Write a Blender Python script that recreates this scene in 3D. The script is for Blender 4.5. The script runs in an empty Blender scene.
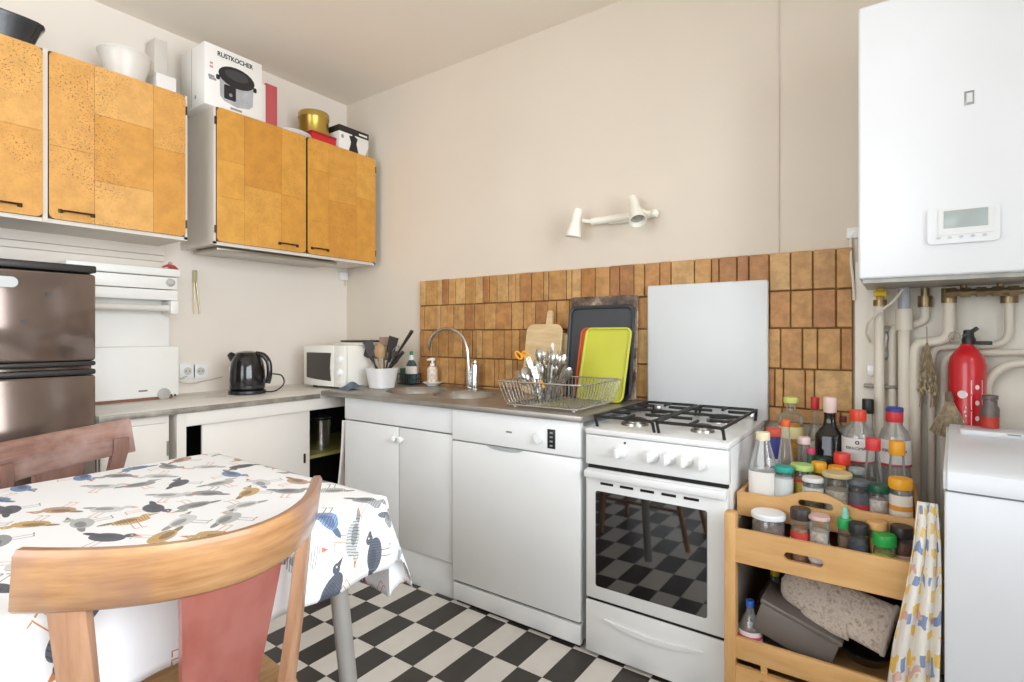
import bpy, bmesh, math, random
from mathutils import Vector, Matrix

PI = math.pi
RND = random.Random(11)

# ------------------------------------------------------------------ camera, light, exposure
scene = bpy.context.scene
FPX, YAW, HOR = 541.0, 0.617, 334.0            # focal length in pixels, yaw, horizon row of the 1024x682 frame
CAM = Vector((3.02, -2.33, 1.14))
cam_data = bpy.data.cameras.new('camera')
cam_data.sensor_width = 36.0
cam_data.lens = 36.0 * FPX / 1024.0
cam_data.shift_y = (HOR - 341.0) / 1024.0
cam_data.clip_start = 0.02
cam = bpy.data.objects.new('camera', cam_data)
cam.location = CAM
cam.rotation_euler = (PI / 2, 0, YAW)
scene.collection.objects.link(cam)
scene.camera = cam

world = bpy.data.worlds.new('world')
scene.world = world
world.use_nodes = True
bg = world.node_tree.nodes['Background']
bg.inputs[0].default_value = (0.86, 0.93, 1.0, 1)
bg.inputs[1].default_value = 1.0

ROOM_X, ROOM_Y, ROOM_Z = 3.85, -4.3, 2.68
ADDED_WIN_REAR = (0.7, 2.9, 0.75, 2.45)              # x0 x1 z0 z1 in the rear wall, unseen window added for even light
WIN_RIGHT = (-3.32, -0.92, 0.8, 2.4)             # y0 y1 z0 z1 in the right wall


def area_light(name, loc, rot, sx, sy, power, col):
    l = bpy.data.lights.new(name, 'AREA')
    l.shape = 'RECTANGLE'
    l.size, l.size_y = sx, sy
    l.energy = power
    l.color = col
    o = bpy.data.objects.new(name, l)
    o.location = loc
    o.rotation_euler = rot
    scene.collection.objects.link(o)
    return o


area_light('added_rear_daylight', (1.8, ROOM_Y - 0.12, 1.6), (PI / 2, 0, 0), 2.2, 1.7, 54, (0.885, 0.945, 1.0))  # unseen source, added to light the back wall evenly from the front
area_light('daylight_right_window', (ROOM_X + 0.12, -2.12, 1.6), (PI / 2, 0, PI / 2), 2.4, 1.6, 94, (0.885, 0.945, 1.0))

vs = scene.view_settings
vs.view_transform = 'Standard'
vs.look = 'None'
vs.exposure = 0.19
vs.gamma = 1.0
vs.use_curve_mapping = False

# ------------------------------------------------------------------ pixel helpers (a pixel gives a direction; the plane it touches gives the distance)
FW = Vector((-math.sin(YAW), math.cos(YAW), 0))
RT = Vector((math.cos(YAW), math.sin(YAW), 0))


def at(x, y, X=None, Y=None, Z=None):
    d = FW + RT * ((x - 512) / FPX) + Vector((0, 0, (HOR - y) / FPX))
    if X is not None:
        t = (X - CAM.x) / d.x
    elif Y is not None:
        t = (Y - CAM.y) / d.y
    else:
        t = (Z - CAM.z) / d.z
    return CAM + d * t


def topx(p):
    v = Vector(p) - CAM
    d = v.dot(FW)
    return 512 + FPX * v.dot(RT) / d, HOR - FPX * v.z / d, d


# ------------------------------------------------------------------ materials
def lin(c):
    return tuple(((v / 255.0) / 12.92 if v / 255.0 <= 0.04045 else ((v / 255.0 + 0.055) / 1.055) ** 2.4) for v in c)


MATS = {}


class NT:
    """small node helper"""

    def __init__(self, name):
        self.m = bpy.data.materials.new(name)
        self.m.use_nodes = True
        self.nt = self.m.node_tree
        self.bsdf = self.nt.nodes['Principled BSDF']
        self.out = self.nt.nodes['Material Output']

    def node(self, t, **kw):
        n = self.nt.nodes.new(t)
        for k, v in kw.items():
            setattr(n, k, v)
        return n

    def link(self, a, b):
        self.nt.links.new(a, b)

    def put(self, sock, v):
        if isinstance(v, bpy.types.NodeSocket):
            self.link(v, sock)
        elif v is not None:
            if sock.type == 'RGBA' and len(v) == 3:
                v = (*v, 1)
            sock.default_value = v

    def math(self, op, a, b=None, c=None):
        n = self.node('ShaderNodeMath', operation=op)
        for i, v in enumerate((a, b, c)):
            self.put(n.inputs[i], v)
        return n.outputs[0]

    def mix(self, f, a, b, blend='MIX'):
        n = self.node('ShaderNodeMix', data_type='RGBA', blend_type=blend)
        self.put(n.inputs[0], f)
        self.put(n.inputs[6], a)
        self.put(n.inputs[7], b)
        return n.outputs[2]

    def noise(self, scale, detail=3, vec=None, rough=0.5):
        n = self.node('ShaderNodeTexNoise')
        n.inputs['Scale'].default_value = scale
        n.inputs['Detail'].default_value = detail
        n.inputs['Roughness'].default_value = rough
        if vec is not None:
            self.link(vec, n.inputs['Vector'])
        return n.outputs['Fac']

    def coord(self, kind='Object', scale=None):
        tc = self.node('ShaderNodeTexCoord').outputs[kind]
        if scale is None:
            return tc
        mp = self.node('ShaderNodeMapping')
        mp.inputs['Scale'].default_value = scale
        self.link(tc, mp.inputs['Vector'])
        return mp.outputs[0]

    def ramp(self, fac, stops, interp='LINEAR'):
        n = self.node('ShaderNodeValToRGB')
        n.color_ramp.interpolation = interp
        el = n.color_ramp.elements
        while len(el) < len(stops):
            el.new(0.5)
        for e, (p, c) in zip(el, stops):
            e.position = p
            e.color = (*c, 1)
        self.link(fac, n.inputs[0])
        return n.outputs[0]

    def bump(self, h, strength=0.3, dist=0.01):
        n = self.node('ShaderNodeBump')
        n.inputs['Strength'].default_value = strength
        n.inputs['Distance'].default_value = dist
        self.link(h, n.inputs['Height'])
        self.link(n.outputs[0], self.bsdf.inputs['Normal'])

    def base(self, c):
        self.put(self.bsdf.inputs['Base Color'], c)

    def set(self, **kw):
        for k, v in kw.items():
            self.put(self.bsdf.inputs[k.replace('_', ' ')], v)


def mat(name, col, rough=0.5, metal=0.0, var=0.06, vscale=6.0, bump=0.0, bscale=60.0, coat=0.0, spec=None):
    """plain procedural material: base colour with slight mottling and optional fine relief"""
    if name in MATS:
        return MATS[name]
    n = NT(name)
    c = lin(col)
    co = n.coord('Object')
    if var > 0:
        f = n.noise(vscale, 3, co)
        n.base(n.ramp(f, [(0.3, tuple(v * (1 - var) for v in c)), (0.7, tuple(min(1, v * (1 + var)) for v in c))]))
    else:
        n.base(c)
    n.set(Roughness=rough, Metallic=metal)
    if spec is not None:
        n.bsdf.inputs['Specular IOR Level'].default_value = spec
    if coat:
        n.bsdf.inputs['Coat Weight'].default_value = coat
        n.bsdf.inputs['Coat Roughness'].default_value = 0.08
    if bump:
        n.bump(n.noise(bscale, 4, co), bump, 0.004)
    MATS[name] = n.m
    return n.m


def clear(name, tint=(1, 1, 1), alpha=0.25, rough=0.06):
    """thin clear plastic or glass: partly see-through, glossy skin"""
    if name in MATS:
        return MATS[name]
    n = NT(name)
    n.base(lin(tuple(246 * t for t in tint)))
    n.set(Roughness=rough)
    tr = n.node('ShaderNodeBsdfTransparent')
    tr.inputs[0].default_value = (*tint, 1)
    fr = n.node('ShaderNodeFresnel')
    fr.inputs[0].default_value = 1.4
    f = n.math('ADD', n.math('MULTIPLY', fr.outputs[0], 0.9), alpha)
    f = n.math('MINIMUM', f, 1.0)
    mx = n.node('ShaderNodeMixShader')
    n.link(f, mx.inputs[0])
    n.link(tr.outputs[0], mx.inputs[1])
    gl = n.node('ShaderNodeBsdfGlossy')
    gl.inputs['Roughness'].default_value = rough
    sk = n.node('ShaderNodeMixShader')
    sk.inputs[0].default_value = 0.5
    n.link(gl.outputs[0], sk.inputs[1])
    n.link(n.bsdf.outputs[0], sk.inputs[2])
    n.link(sk.outputs[0], mx.inputs[2])
    n.link(mx.outputs[0], n.out.inputs[0])
    MATS[name] = n.m
    return n.m


def per_object(name, stops, rough=0.55, mottle=0.25, mscale=25.0, bump=0.25, bscale=80.0, speck=None, coat=0.0):
    """colour picked per object from a ramp, so alike pieces differ like the real ones"""
    if name in MATS:
        return MATS[name]
    n = NT(name)
    oi = n.node('ShaderNodeObjectInfo')
    c = n.ramp(oi.outputs['Random'], [(p, lin(k)) for p, k in stops])
    geo = n.node('ShaderNodeNewGeometry')
    f = n.noise(mscale, 4, geo.outputs['Position'], 0.65)
    dark = n.mix(1.0, c, (1 - mottle, 1 - mottle * 1.1, 1 - mottle * 1.3), 'MULTIPLY')
    c = n.mix(n.ramp(f, [(0.38, (0, 0, 0)), (0.62, (1, 1, 1))]), dark, c)
    if speck:
        v = n.noise(speck[0], 2, geo.outputs['Position'], 0.7)
        big = n.noise(5.0, 2, geo.outputs['Position'])
        m = n.math('MULTIPLY', n.ramp(v, [(speck[1], (0, 0, 0)), (speck[1] + 0.04, (1, 1, 1))]),
                   n.ramp(big, [(0.45, (0.15,) * 3), (0.62, (1, 1, 1))]))
        c = n.mix(m, c, lin(speck[2]))
    n.base(c)
    n.set(Roughness=rough)
    if coat:
        n.bsdf.inputs['Coat Weight'].default_value = coat
    n.bump(n.noise(bscale, 4, geo.outputs['Position']), bump, 0.003)
    MATS[name] = n.m
    return n.m


def wood(name, dark, light, scale=(2, 30, 30), rough=0.42, haze_wear=None, coat=0.0, wscale=5.0):
    if name in MATS:
        return MATS[name]
    n = NT(name)
    co = n.coord('Object', scale)
    f = n.noise(1.6, 5, co, 0.6)
    c = n.ramp(f, [(0.3, lin(dark)), (0.68, lin(light))])
    if haze_wear:
        w = n.noise(wscale, 4, n.coord('Object'), 0.6)
        c = n.mix(n.ramp(w, [(0.44, (0, 0, 0)), (0.6, (1, 1, 1))]), c, lin(haze_wear))  # noise patches put glare haze as well as wear into the colour
    n.base(c)
    n.set(Roughness=rough)
    if coat:
        n.bsdf.inputs['Coat Weight'].default_value = coat
    n.bump(f, 0.12, 0.003)
    MATS[name] = n.m
    return n.m


# ------------------------------------------------------------------ mesh builder
class MB:
    def __init__(self):
        self.bm = bmesh.new()

    def _merge(self, tmp):
        me = bpy.data.meshes.new('tmp')
        tmp.to_mesh(me)
        tmp.free()
        self.bm.from_mesh(me)
        bpy.data.meshes.remove(me)
        return self

    def box(self, x0, x1, y0, y1, z0, z1, b=0.0, seg=2, m=None):
        t = bmesh.new()
        bmesh.ops.create_cube(t, size=1.0)
        for v in t.verts:
            v.co = Vector(((x0 + x1) / 2 + v.co.x * (x1 - x0), (y0 + y1) / 2 + v.co.y * (y1 - y0), (z0 + z1) / 2 + v.co.z * (z1 - z0)))
        if b > 0:
            b = min(b, 0.49 * min(abs(x1 - x0), abs(y1 - y0), abs(z1 - z0)))
            bmesh.ops.bevel(t, geom=t.edges[:], offset=b, segments=seg, affect='EDGES', profile=0.5)
        if m is not None:
            t.transform(m)
        return self._merge(t)

    def cyl(self, p0, p1, r0, r1=None, n=16, cap=True):
        p0, p1 = Vector(p0), Vector(p1)
        r1 = r0 if r1 is None else r1
        return self.tube([p0, p1], [r0, r1], n, cap)

    def tube(self, pts, r, n=10, cap=True, flat=1.0, closed=False):
        pts = [Vector(p) for p in pts]
        rs = r if isinstance(r, (list, tuple)) else [r] * len(pts)
        bm = self.bm
        rings = []
        up = None
        k = len(pts)
        for i, p in enumerate(pts):
            if closed:
                d = pts[(i + 1) % k] - pts[i - 1]
            else:
                d = pts[min(i + 1, k - 1)] - pts[max(i - 1, 0)]
            d.normalize()
            if up is None:
                up = Vector((0, 0, 1)) if abs(d.z) < 0.9 else Vector((0, 1, 0))
            a = d.cross(up)
            if a.length < 1e-6:
                a = d.orthogonal()
            a.normalize()
            b = a.cross(d).normalized()
            up = b
            rings.append([bm.verts.new(p + (a * math.cos(2 * PI * j / n) + b * math.sin(2 * PI * j / n) * flat) * rs[i]) for j in range(n)])
        for i in range(k if closed else k - 1):
            A, B = rings[i], rings[(i + 1) % k]
            for j in range(n):
                bm.faces.new((A[j], A[(j + 1) % n], B[(j + 1) % n], B[j]))
        if cap and not closed:
            bm.faces.new(rings[0][::-1])
            bm.faces.new(rings[-1])
        return self

    def lathe(self, prof, c=(0, 0, 0), n=24, square=0.0, cap=True, sx=1.0, sy=1.0, m=None):
        """profile of (radius, z); square > 0 pushes the round section toward a rounded square"""
        bm = self.bm
        c = Vector(c)
        rings = []
        new = []
        for r, z in prof:
            ring = []
            for j in range(n):
                a = 2 * PI * (j + 0.5) / n
                ca, sa = math.cos(a), math.sin(a)
                k = 1.0
                if square:
                    k = (abs(ca) ** (2 + square * 6) + abs(sa) ** (2 + square * 6)) ** (-1 / (2 + square * 6))
                ring.append(bm.verts.new(c + Vector((r * k * ca * sx, r * k * sa * sy, z))))
            rings.append(ring)
            new += ring
        for A, B in zip(rings, rings[1:]):
            for j in range(n):
                bm.faces.new((A[j], A[(j + 1) % n], B[(j + 1) % n], B[j]))
        if cap:
            bm.faces.new(rings[0][::-1])
            bm.faces.new(rings[-1])
        if m is not None:
            bmesh.ops.transform(bm, matrix=m, verts=new)
        return self

    def prism(self, poly, z0, z1, m=None):
        """polygon in xy extruded from z0 to z1, then placed by m"""
        bm = self.bm
        A = [bm.verts.new((x, y, z0)) for x, y in poly]
        B = [bm.verts.new((x, y, z1)) for x, y in poly]
        n = len(poly)
        bm.faces.new(A[::-1])
        bm.faces.new(B)
        for i in range(n):
            bm.faces.new((A[i], A[(i + 1) % n], B[(i + 1) % n], B[i]))
        if m is not None:
            bmesh.ops.transform(bm, matrix=m, verts=A + B)
        return self

    def grid(self, nu, nv, fn, uv=None):
        bm = self.bm
        V = [[bm.verts.new(fn(i / nu, j / nv)) for j in range(nv + 1)] for i in range(nu + 1)]
        lay = bm.loops.layers.uv.verify() if uv else None
        for i in range(nu):
            for j in range(nv):
                f = bm.faces.new((V[i][j], V[i + 1][j], V[i + 1][j + 1], V[i][j + 1]))
                if uv:
                    for l, (a, b) in zip(f.loops, ((i, j), (i + 1, j), (i + 1, j + 1), (i, j + 1))):
                        l[lay].uv = uv(a / nu, b / nv)
        return self

    def mesh(self, name, smooth=0.6):
        bmesh.ops.recalc_face_normals(self.bm, faces=self.bm.faces[:])
        me = bpy.data.meshes.new(name)
        self.bm.to_mesh(me)
        self.bm.free()
        if smooth:
            for p in me.polygons:
                p.use_smooth = True
            me.set_sharp_from_angle(angle=smooth)
        return me


def rrect(w, h, r, n=4):
    """rounded rectangle outline centred on the origin"""
    out = []
    for cx, cy, a0 in ((w / 2 - r, h / 2 - r, 0), (-w / 2 + r, h / 2 - r, PI / 2), (-w / 2 + r, -h / 2 + r, PI), (w / 2 - r, -h / 2 + r, 1.5 * PI)):
        for k in range(n + 1):
            a = a0 + PI / 2 * k / n
            out.append((cx + r * math.cos(a), cy + r * math.sin(a)))
    return out


def ellipse(w, h, n=20):
    return [(w / 2 * math.cos(2 * PI * k / n), h / 2 * math.sin(2 * PI * k / n)) for k in range(n)]


def frame(o, ex, ey, ez):
    """matrix whose local axes are ex, ey, ez at origin o"""
    m = Matrix((ex, ey, ez)).transposed().to_4x4()
    m.translation = Vector(o)
    return m


def smooth_path(pts, rad=0.03, n=5):
    """polyline with rounded corners"""
    pts = [Vector(p) for p in pts]
    out = [pts[0]]
    for a, b, c in zip(pts, pts[1:], pts[2:]):
        r = min(rad, (a - b).length * 0.45, (c - b).length * 0.45)
        p, q = b + (a - b).normalized() * r, b + (c - b).normalized() * r
        for k in range(n + 1):
            t = k / n
            out.append(p * (1 - t) ** 2 + b * 2 * t * (1 - t) + q * t * t)
    out.append(pts[-1])
    return out


# ------------------------------------------------------------------ objects
COL = scene.collection


def obj(name, mb, m, parent=None, local=False, smooth=0.6):
    me = mb.mesh(name, smooth) if isinstance(mb, MB) else mb
    if m is not None and len(me.materials) == 0:
        me.materials.append(m)
    o = bpy.data.objects.new(name, me)
    COL.objects.link(o)
    if parent is not None:
        o.parent = parent
        if not local:
            o.matrix_parent_inverse = world_of(parent).inverted()
    return o


def world_of(o):
    m = Matrix.LocRotScale(o.location, o.rotation_euler, o.scale)
    if o.parent is not None:
        m = world_of(o.parent) @ o.matrix_parent_inverse @ m
    return m


def tag(o, label, cat, group=None):
    o['label'] = label
    o['category'] = cat
    if group:
        o['group'] = group
    return o


def thing(name, label, cat, loc=(0, 0, 0), rotz=0.0, group=None):
    o = bpy.data.objects.new(name, None)
    o.empty_display_size = 0.05
    COL.objects.link(o)
    o.location = loc
    o.rotation_euler = (0, 0, rotz)
    return tag(o, label, cat, group)


def struct(name, mb, m, label=None, cat=None, parent=None):
    o = obj(name, mb, m, parent)
    if parent is None:
        o['kind'] = 'structure'
        if label:
            o['label'] = label
        if cat:
            o['category'] = cat
    return o


def text(name, body, size, m, parent, mtx, bend=None, thick=0.0004, bold=0.0, width=None, spacing=1.0):
    """flat lettering as a mesh; mtx maps text x,y to the surface; bend = radius wraps it round a z axis"""
    cu = bpy.data.curves.new('lettering', 'FONT')
    cu.body = body
    cu.size = size
    cu.align_x, cu.align_y = 'CENTER', 'CENTER'
    cu.extrude = thick
    cu.offset = bold
    cu.space_character = spacing
    tmp = bpy.data.objects.new('tmp', cu)
    COL.objects.link(tmp)
    me = bpy.data.meshes.new_from_object(tmp.evaluated_get(bpy.context.evaluated_depsgraph_get()))
    bpy.data.objects.remove(tmp)
    bpy.data.curves.remove(cu)
    if width:
        xs = [v.co.x for v in me.vertices]
        k = width / max(1e-6, max(xs) - min(xs))
        for v in me.vertices:
            v.co.x *= k
    if bend:
        for v in me.vertices:
            a = v.co.x / bend
            rr = bend + v.co.z
            v.co = Vector((rr * math.sin(a), -rr * math.cos(a), v.co.y))
    me.transform(mtx)
    me.materials.clear()
    return obj(name, me, m, parent)


WHITE = mat('white_enamel', (238, 239, 238), 0.3, var=0.015)
WHITE_MATT = mat('white_paint', (238, 234, 226), 0.55, var=0.03, bump=0.05)
BLACK = mat('black_plastic', (26, 26, 28), 0.35, var=0.0)
STEEL = mat('brushed_steel', (176, 172, 164), 0.3, metal=1.0, var=0.06, vscale=14)
CHROME = mat('chrome', (214, 214, 214), 0.12, metal=1.0, var=0.0)
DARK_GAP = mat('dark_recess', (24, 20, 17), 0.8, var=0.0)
# ------------------------------------------------------------------ room shell
WALL_B = mat('plaster_back', (222, 210, 194), 0.75, var=0.025, vscale=1.5, bump=0.08, bscale=30)
WALL_L = mat('plaster_left', (236, 227, 216), 0.75, var=0.025, vscale=1.5, bump=0.08, bscale=30)
CEIL = mat('ceiling_paint', (242, 232, 218), 0.8, var=0.03, vscale=1.2, bump=0.05, bscale=20)
PLAIN = mat('plaster_plain', (238, 232, 224), 0.75, var=0.02, vscale=1.5)

wall_back = struct('wall_back', MB().box(-0.1, ROOM_X + 0.1, 0, 0.12, 0, ROOM_Z), WALL_B)
wall_left = struct('wall_left', MB().box(-0.12, 0, ROOM_Y - 0.1, 0.0, 0, ROOM_Z), WALL_L)
struct('ceiling', MB().box(-0.12, ROOM_X + 0.1, ROOM_Y - 0.1, 0.12, ROOM_Z, ROOM_Z + 0.1), CEIL)
x0, x1, z0, z1 = ADDED_WIN_REAR
struct('wall_rear', MB().box(0, x0, ROOM_Y - 0.1, ROOM_Y, 0, ROOM_Z).box(x1, ROOM_X, ROOM_Y - 0.1, ROOM_Y, 0, ROOM_Z)
       .box(x0, x1, ROOM_Y - 0.1, ROOM_Y, 0, z0).box(x0, x1, ROOM_Y - 0.1, ROOM_Y, z1, ROOM_Z), PLAIN)
y0, y1, q0, q1 = WIN_RIGHT
struct('wall_right', MB().box(ROOM_X, ROOM_X + 0.1, ROOM_Y - 0.1, y0, 0, ROOM_Z).box(ROOM_X, ROOM_X + 0.1, y1, 0, 0, ROOM_Z)
       .box(ROOM_X, ROOM_X + 0.1, y0, y1, 0, q0).box(ROOM_X, ROOM_X + 0.1, y0, y1, q1, ROOM_Z), PLAIN)


def window(name, a0, a1, z0, z1, axis, plane):
    def bx(mb, u0, u1, w0, w1, d0=-0.03, d1=0.03):
        if axis == 'x':
            return mb.box(u0, u1, plane + d0, plane + d1, w0, w1)
        return mb.box(plane + d0, plane + d1, u0, u1, w0, w1)
    t = 0.05
    mb = MB()
    bx(mb, a0, a1, z0, z0 + t)
    bx(mb, a0, a1, z1 - t, z1)
    bx(mb, a0, a0 + t, z0, z1)
    bx(mb, a1 - t, a1, z0, z1)
    w = struct(name, mb, WHITE_MATT)
    c = (a0 + a1) / 2
    m2 = MB()
    bx(m2, c - t / 2, c + t / 2, z0 + t, z1 - t, -0.02, 0.02)
    obj('mullion', m2, WHITE_MATT, w)
    for u0, u1 in ((a0 + t, c - t / 2), (c + t / 2, a1 - t)):
        m3 = MB()
        bx(m3, u0, u1, z0 + t, z1 - t, -0.003, 0.003)
        obj('pane', m3, clear('window_glass', (1, 1, 1), 0.02, 0.02), w)


window('added_window_1', *ADDED_WIN_REAR, 'x', ROOM_Y - 0.05)  # unseen rear window, added together with its lamp for even light
window('window_2', *WIN_RIGHT, 'y', ROOM_X + 0.05)

# ---- floor of black and white vinyl tiles
SUB = mat('floor_joint', (92, 88, 82), 0.6)
floor = struct('floor', MB().box(-0.12, ROOM_X + 0.1, ROOM_Y - 0.1, 0.12, -0.1, -0.003), SUB)
T_WHITE = per_object('tile_white', [(0, (214, 208, 200)), (1, (226, 220, 212))], 0.38, 0.06, 9, 0.05)
T_BLACK = per_object('tile_black', [(0, (52, 47, 43)), (1, (62, 56, 51))], 0.36, 0.12, 9, 0.05)
TX, TY, TSX, TSY = 1.274, -0.807, 0.0985, 0.205
tile_me = {}
for k, m in ((0, T_BLACK), (1, T_WHITE)):
    me = MB().box(0.0006, TSX - 0.0006, 0.0006, TSY - 0.0006, -0.004, 0.0).mesh('tile', 0)
    me.materials.append(m)
    tile_me[k] = me
rest = {0: MB(), 1: MB()}
for i in range(-14, 27):
    for j in range(-18, 5):
        xa, ya = TX + i * TSX, TY + j * TSY
        if xa < -0.01 or xa + TSX > ROOM_X + 0.03 or ya < ROOM_Y or ya + TSY > 0.05:
            continue
        k = (i + j) % 2
        px, py, dep = topx((xa + TSX / 2, ya + TSY / 2, 0))
        if dep > 0.3 and 60 < px < 770 and py < 700 and ya < -0.45:
            o = bpy.data.objects.new('tile', tile_me[k])
            COL.objects.link(o)
            o.location = (xa, ya, 0)
            o.parent = floor
        else:
            rest[k].box(xa + 0.0006, xa + TSX - 0.0006, ya + 0.0006, ya + TSY - 0.0006, -0.004, 0.0)
for k, m in ((0, T_BLACK), (1, T_WHITE)):
    o = obj('tile_field', rest[k], m, floor, smooth=0)
    o['kind'] = 'stuff'

# ---- terracotta tile splashback on the back wall
GROUT = mat('grout', (126, 94, 58), 0.9, var=0.15, vscale=20)
BX0, BX1 = 0.706, 2.893
obj('splashback_mortar', MB().box(BX0, BX1, -0.011, -0.001, 0.80, 1.452), GROUT, wall_back)
TERRA = per_object('terracotta_tile', [(0, (190, 138, 78)), (0.25, (208, 160, 98)), (0.45, (180, 124, 66)), (0.62, (214, 172, 114)), (0.8, (196, 140, 82)), (1, (170, 116, 70))],
                   0.5, 0.28, 22, 0.35, 55)
rows = [(1.308, 1.455), (1.164, 1.304), (1.008, 1.160), (0.858, 1.004), (0.80, 0.854)]
rt = random.Random(5)
for rz0, rz1 in rows:
    x = BX0
    while x < BX1 - 0.01:
        w = rt.choice((0.03, 0.04, 0.045, 0.05, 0.05, 0.07, 0.075, 0.075, 0.10))
        if x > 2.6:
            w = rt.choice((0.03, 0.05, 0.075, 0.075, 0.145))
        if x + w > BX1 - 0.03:
            w = BX1 - x
        pr = 0.013 + rt.random() * 0.005
        mb = MB()
        mb.box(x + 0.002, x + w - 0.002, -pr - 0.006, -0.004, rz0 + rt.random() * 0.002, rz1 - rt.random() * 0.002, 0.0025, 1)
        obj('tile', mb, TERRA, wall_back)
        x += w
# white board behind the pipes and the thin surface cable
PANEL = mat('pipe_panel', (236, 230, 218), 0.6, var=0.06, vscale=4)
struct('trim_1', MB().box(2.9, 3.84, -0.018, -0.001, 0.0, 1.40, 0.002), PANEL)
c0, c1 = at(779, -40, Y=-0.006), at(779, 250, Y=-0.006)
tag(obj('surface_cable', MB().tube([(c0.x, -0.006, ROOM_Z - 0.002), (c0.x, -0.006, 1.458)], 0.002, 8), mat('cable_paint', (222, 210, 198), 0.6)),
    'thin painted cable running straight up the back wall above the tiles', 'cable')
# plaster ledge on the left wall over the refrigerator
za = at(60, 238, X=0.02).z
struct('trim_2', MB().box(0.0, 0.03, -3.2, -1.12, za - 0.03, za + 0.045, 0.006).box(0.0, 0.018, -3.2, -1.12, za - 0.06, za - 0.03, 0.004), WALL_L)
# ------------------------------------------------------------------ cork-faced wall cabinets on the left wall
CORK = per_object('cork_ochre', [(0, (214, 152, 60)), (0.3, (220, 160, 68)), (0.55, (208, 144, 54)), (0.8, (222, 164, 74)), (1, (214, 153, 62))],
                  0.55, 0.14, 14, 0.3, 70, (130.0, 0.62, (150, 92, 40)))
CORK_PALE = per_object('cork_pale', [(0, (222, 164, 86)), (0.4, (228, 174, 100)), (0.7, (216, 154, 70)), (1, (230, 178, 104))],
                       0.6, 0.14, 14, 0.35, 70, (130.0, 0.58, (150, 98, 54)))
EDGE = mat('door_edge', (96, 62, 30), 0.7)
BRONZE = mat('dark_bronze', (74, 52, 36), 0.4, metal=0.6, var=0.1)
CAB_WHITE = mat('cabinet_white', (224, 216, 204), 0.5, var=0.03)
CX = 0.36
CZ0, CZ1 = 1.575, 2.238


def cork_door(cab, ya, yb, m, handle_y, seed, hinge_side):
    r = random.Random(seed)
    door = obj('door', MB().box(CX - 0.02, CX - 0.003, ya, yb, CZ0 + 0.012, CZ1 - 0.004, 0.003), EDGE, cab)
    z0, z1 = CZ0 + 0.012, CZ1 - 0.004
    cols = [ya]
    n = 3
    for k in range(1, n):
        cols.append(ya + (yb - ya) * (k / n + r.uniform(-0.07, 0.07)))
    cols.append(yb)
    R = 0.022
    for ci, (a, b) in enumerate(zip(cols, cols[1:])):
        zs = [z0]
        k = r.choice((2, 2, 3))
        for q in range(1, k):
            zs.append(z0 + (z1 - z0) * (q / k + r.uniform(-0.1, 0.1)))
        zs.append(z1)
        for zi, (c, d) in enumerate(zip(zs, zs[1:])):
            g = 0.0005
            lo, hi = a + (g if ci else 0), b - (g if ci < n - 1 else 0)
            bo, to = c + (g if zi else 0), d - (g if zi < k - 1 else 0)
            poly = []
            for (py, pz, corner, a0) in ((hi, to, ci == n - 1 and zi == k - 1, 0), (lo, to, ci == 0 and zi == k - 1, PI / 2),
                                         (lo, bo, ci == 0 and zi == 0, PI), (hi, bo, ci == n - 1 and zi == 0, 1.5 * PI)):
                if corner:
                    sy = -1 if py == hi else 1
                    sz = -1 if pz == to else 1
                    for t in range(5):
                        an = a0 + PI / 2 * t / 4
                        poly.append((py + sy * R + R * math.cos(an), pz + sz * R + R * math.sin(an)))
                else:
                    poly.append((py, pz))
            mb = MB().prism(poly, 0, 0.004 + r.random() * 0.0006, frame((CX - 0.003, 0, 0), Vector((0, 1, 0)), Vector((0, 0, 1)), Vector((1, 0, 0))))
            obj('cork_sheet', mb, m, door, smooth=0)
    hz = CZ0 + 0.045
    mb = MB()
    mb.tube(smooth_path([(CX, handle_y - 0.05, hz), (CX + 0.022, handle_y - 0.042, hz), (CX + 0.022, handle_y + 0.042, hz), (CX, handle_y + 0.05, hz)], 0.012), 0.004, 8)
    for s in (-1, 1):
        mb.box(CX, CX + 0.004, handle_y + s * 0.052 - 0.008, handle_y + s * 0.052 + 0.008, hz - 0.008, hz + 0.008, 0.002)
    obj('handle', mb, BRONZE, door)
    hy = yb + 0.004 if hinge_side > 0 else ya - 0.004
    for hz in (CZ0 + 0.07, CZ1 - 0.07):
        obj('hinge', MB().cyl((CX - 0.004, hy, hz - 0.018), (CX - 0.004, hy, hz + 0.018), 0.006, n=8), BRONZE, door)


def wall_cabinet(label, ya, yb, doors):
    cab = thing('wall_cabinet', label, 'cabinet', (0.18, (ya + yb) / 2, CZ0))
    t = 0.018
    mb = MB()
    mb.box(0.001, CX - 0.021, ya, ya + t, CZ0, CZ1).box(0.001, CX - 0.021, yb - t, yb, CZ0, CZ1)
    mb.box(0.001, CX - 0.021, ya + t, yb - t, CZ0, CZ0 + t).box(0.001, CX - 0.021, ya + t, yb - t, CZ1 - t, CZ1)
    mb.box(0.001, 0.01, ya + t, yb - t, CZ0 + t, CZ1 - t)
    # pale frame edge showing around the doors
    mb.box(CX - 0.021, CX - 0.012, ya, ya + 0.014, CZ0, CZ1).box(CX - 0.021, CX - 0.012, yb - 0.014, yb, CZ0, CZ1)
    mb.box(CX - 0.021, CX - 0.012, ya, yb, CZ0 - 0.004, CZ0 + 0.012)
    if ya < -2:                                             # pale centre stile shows between the left pair of doors
        mb.box(CX - 0.021, CX - 0.006, -1.680, -1.665, CZ0, CZ1)
    obj('carcass', mb, CAB_WHITE, cab)
    for d in doors:
        cork_door(cab, *d)
    return cab


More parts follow.
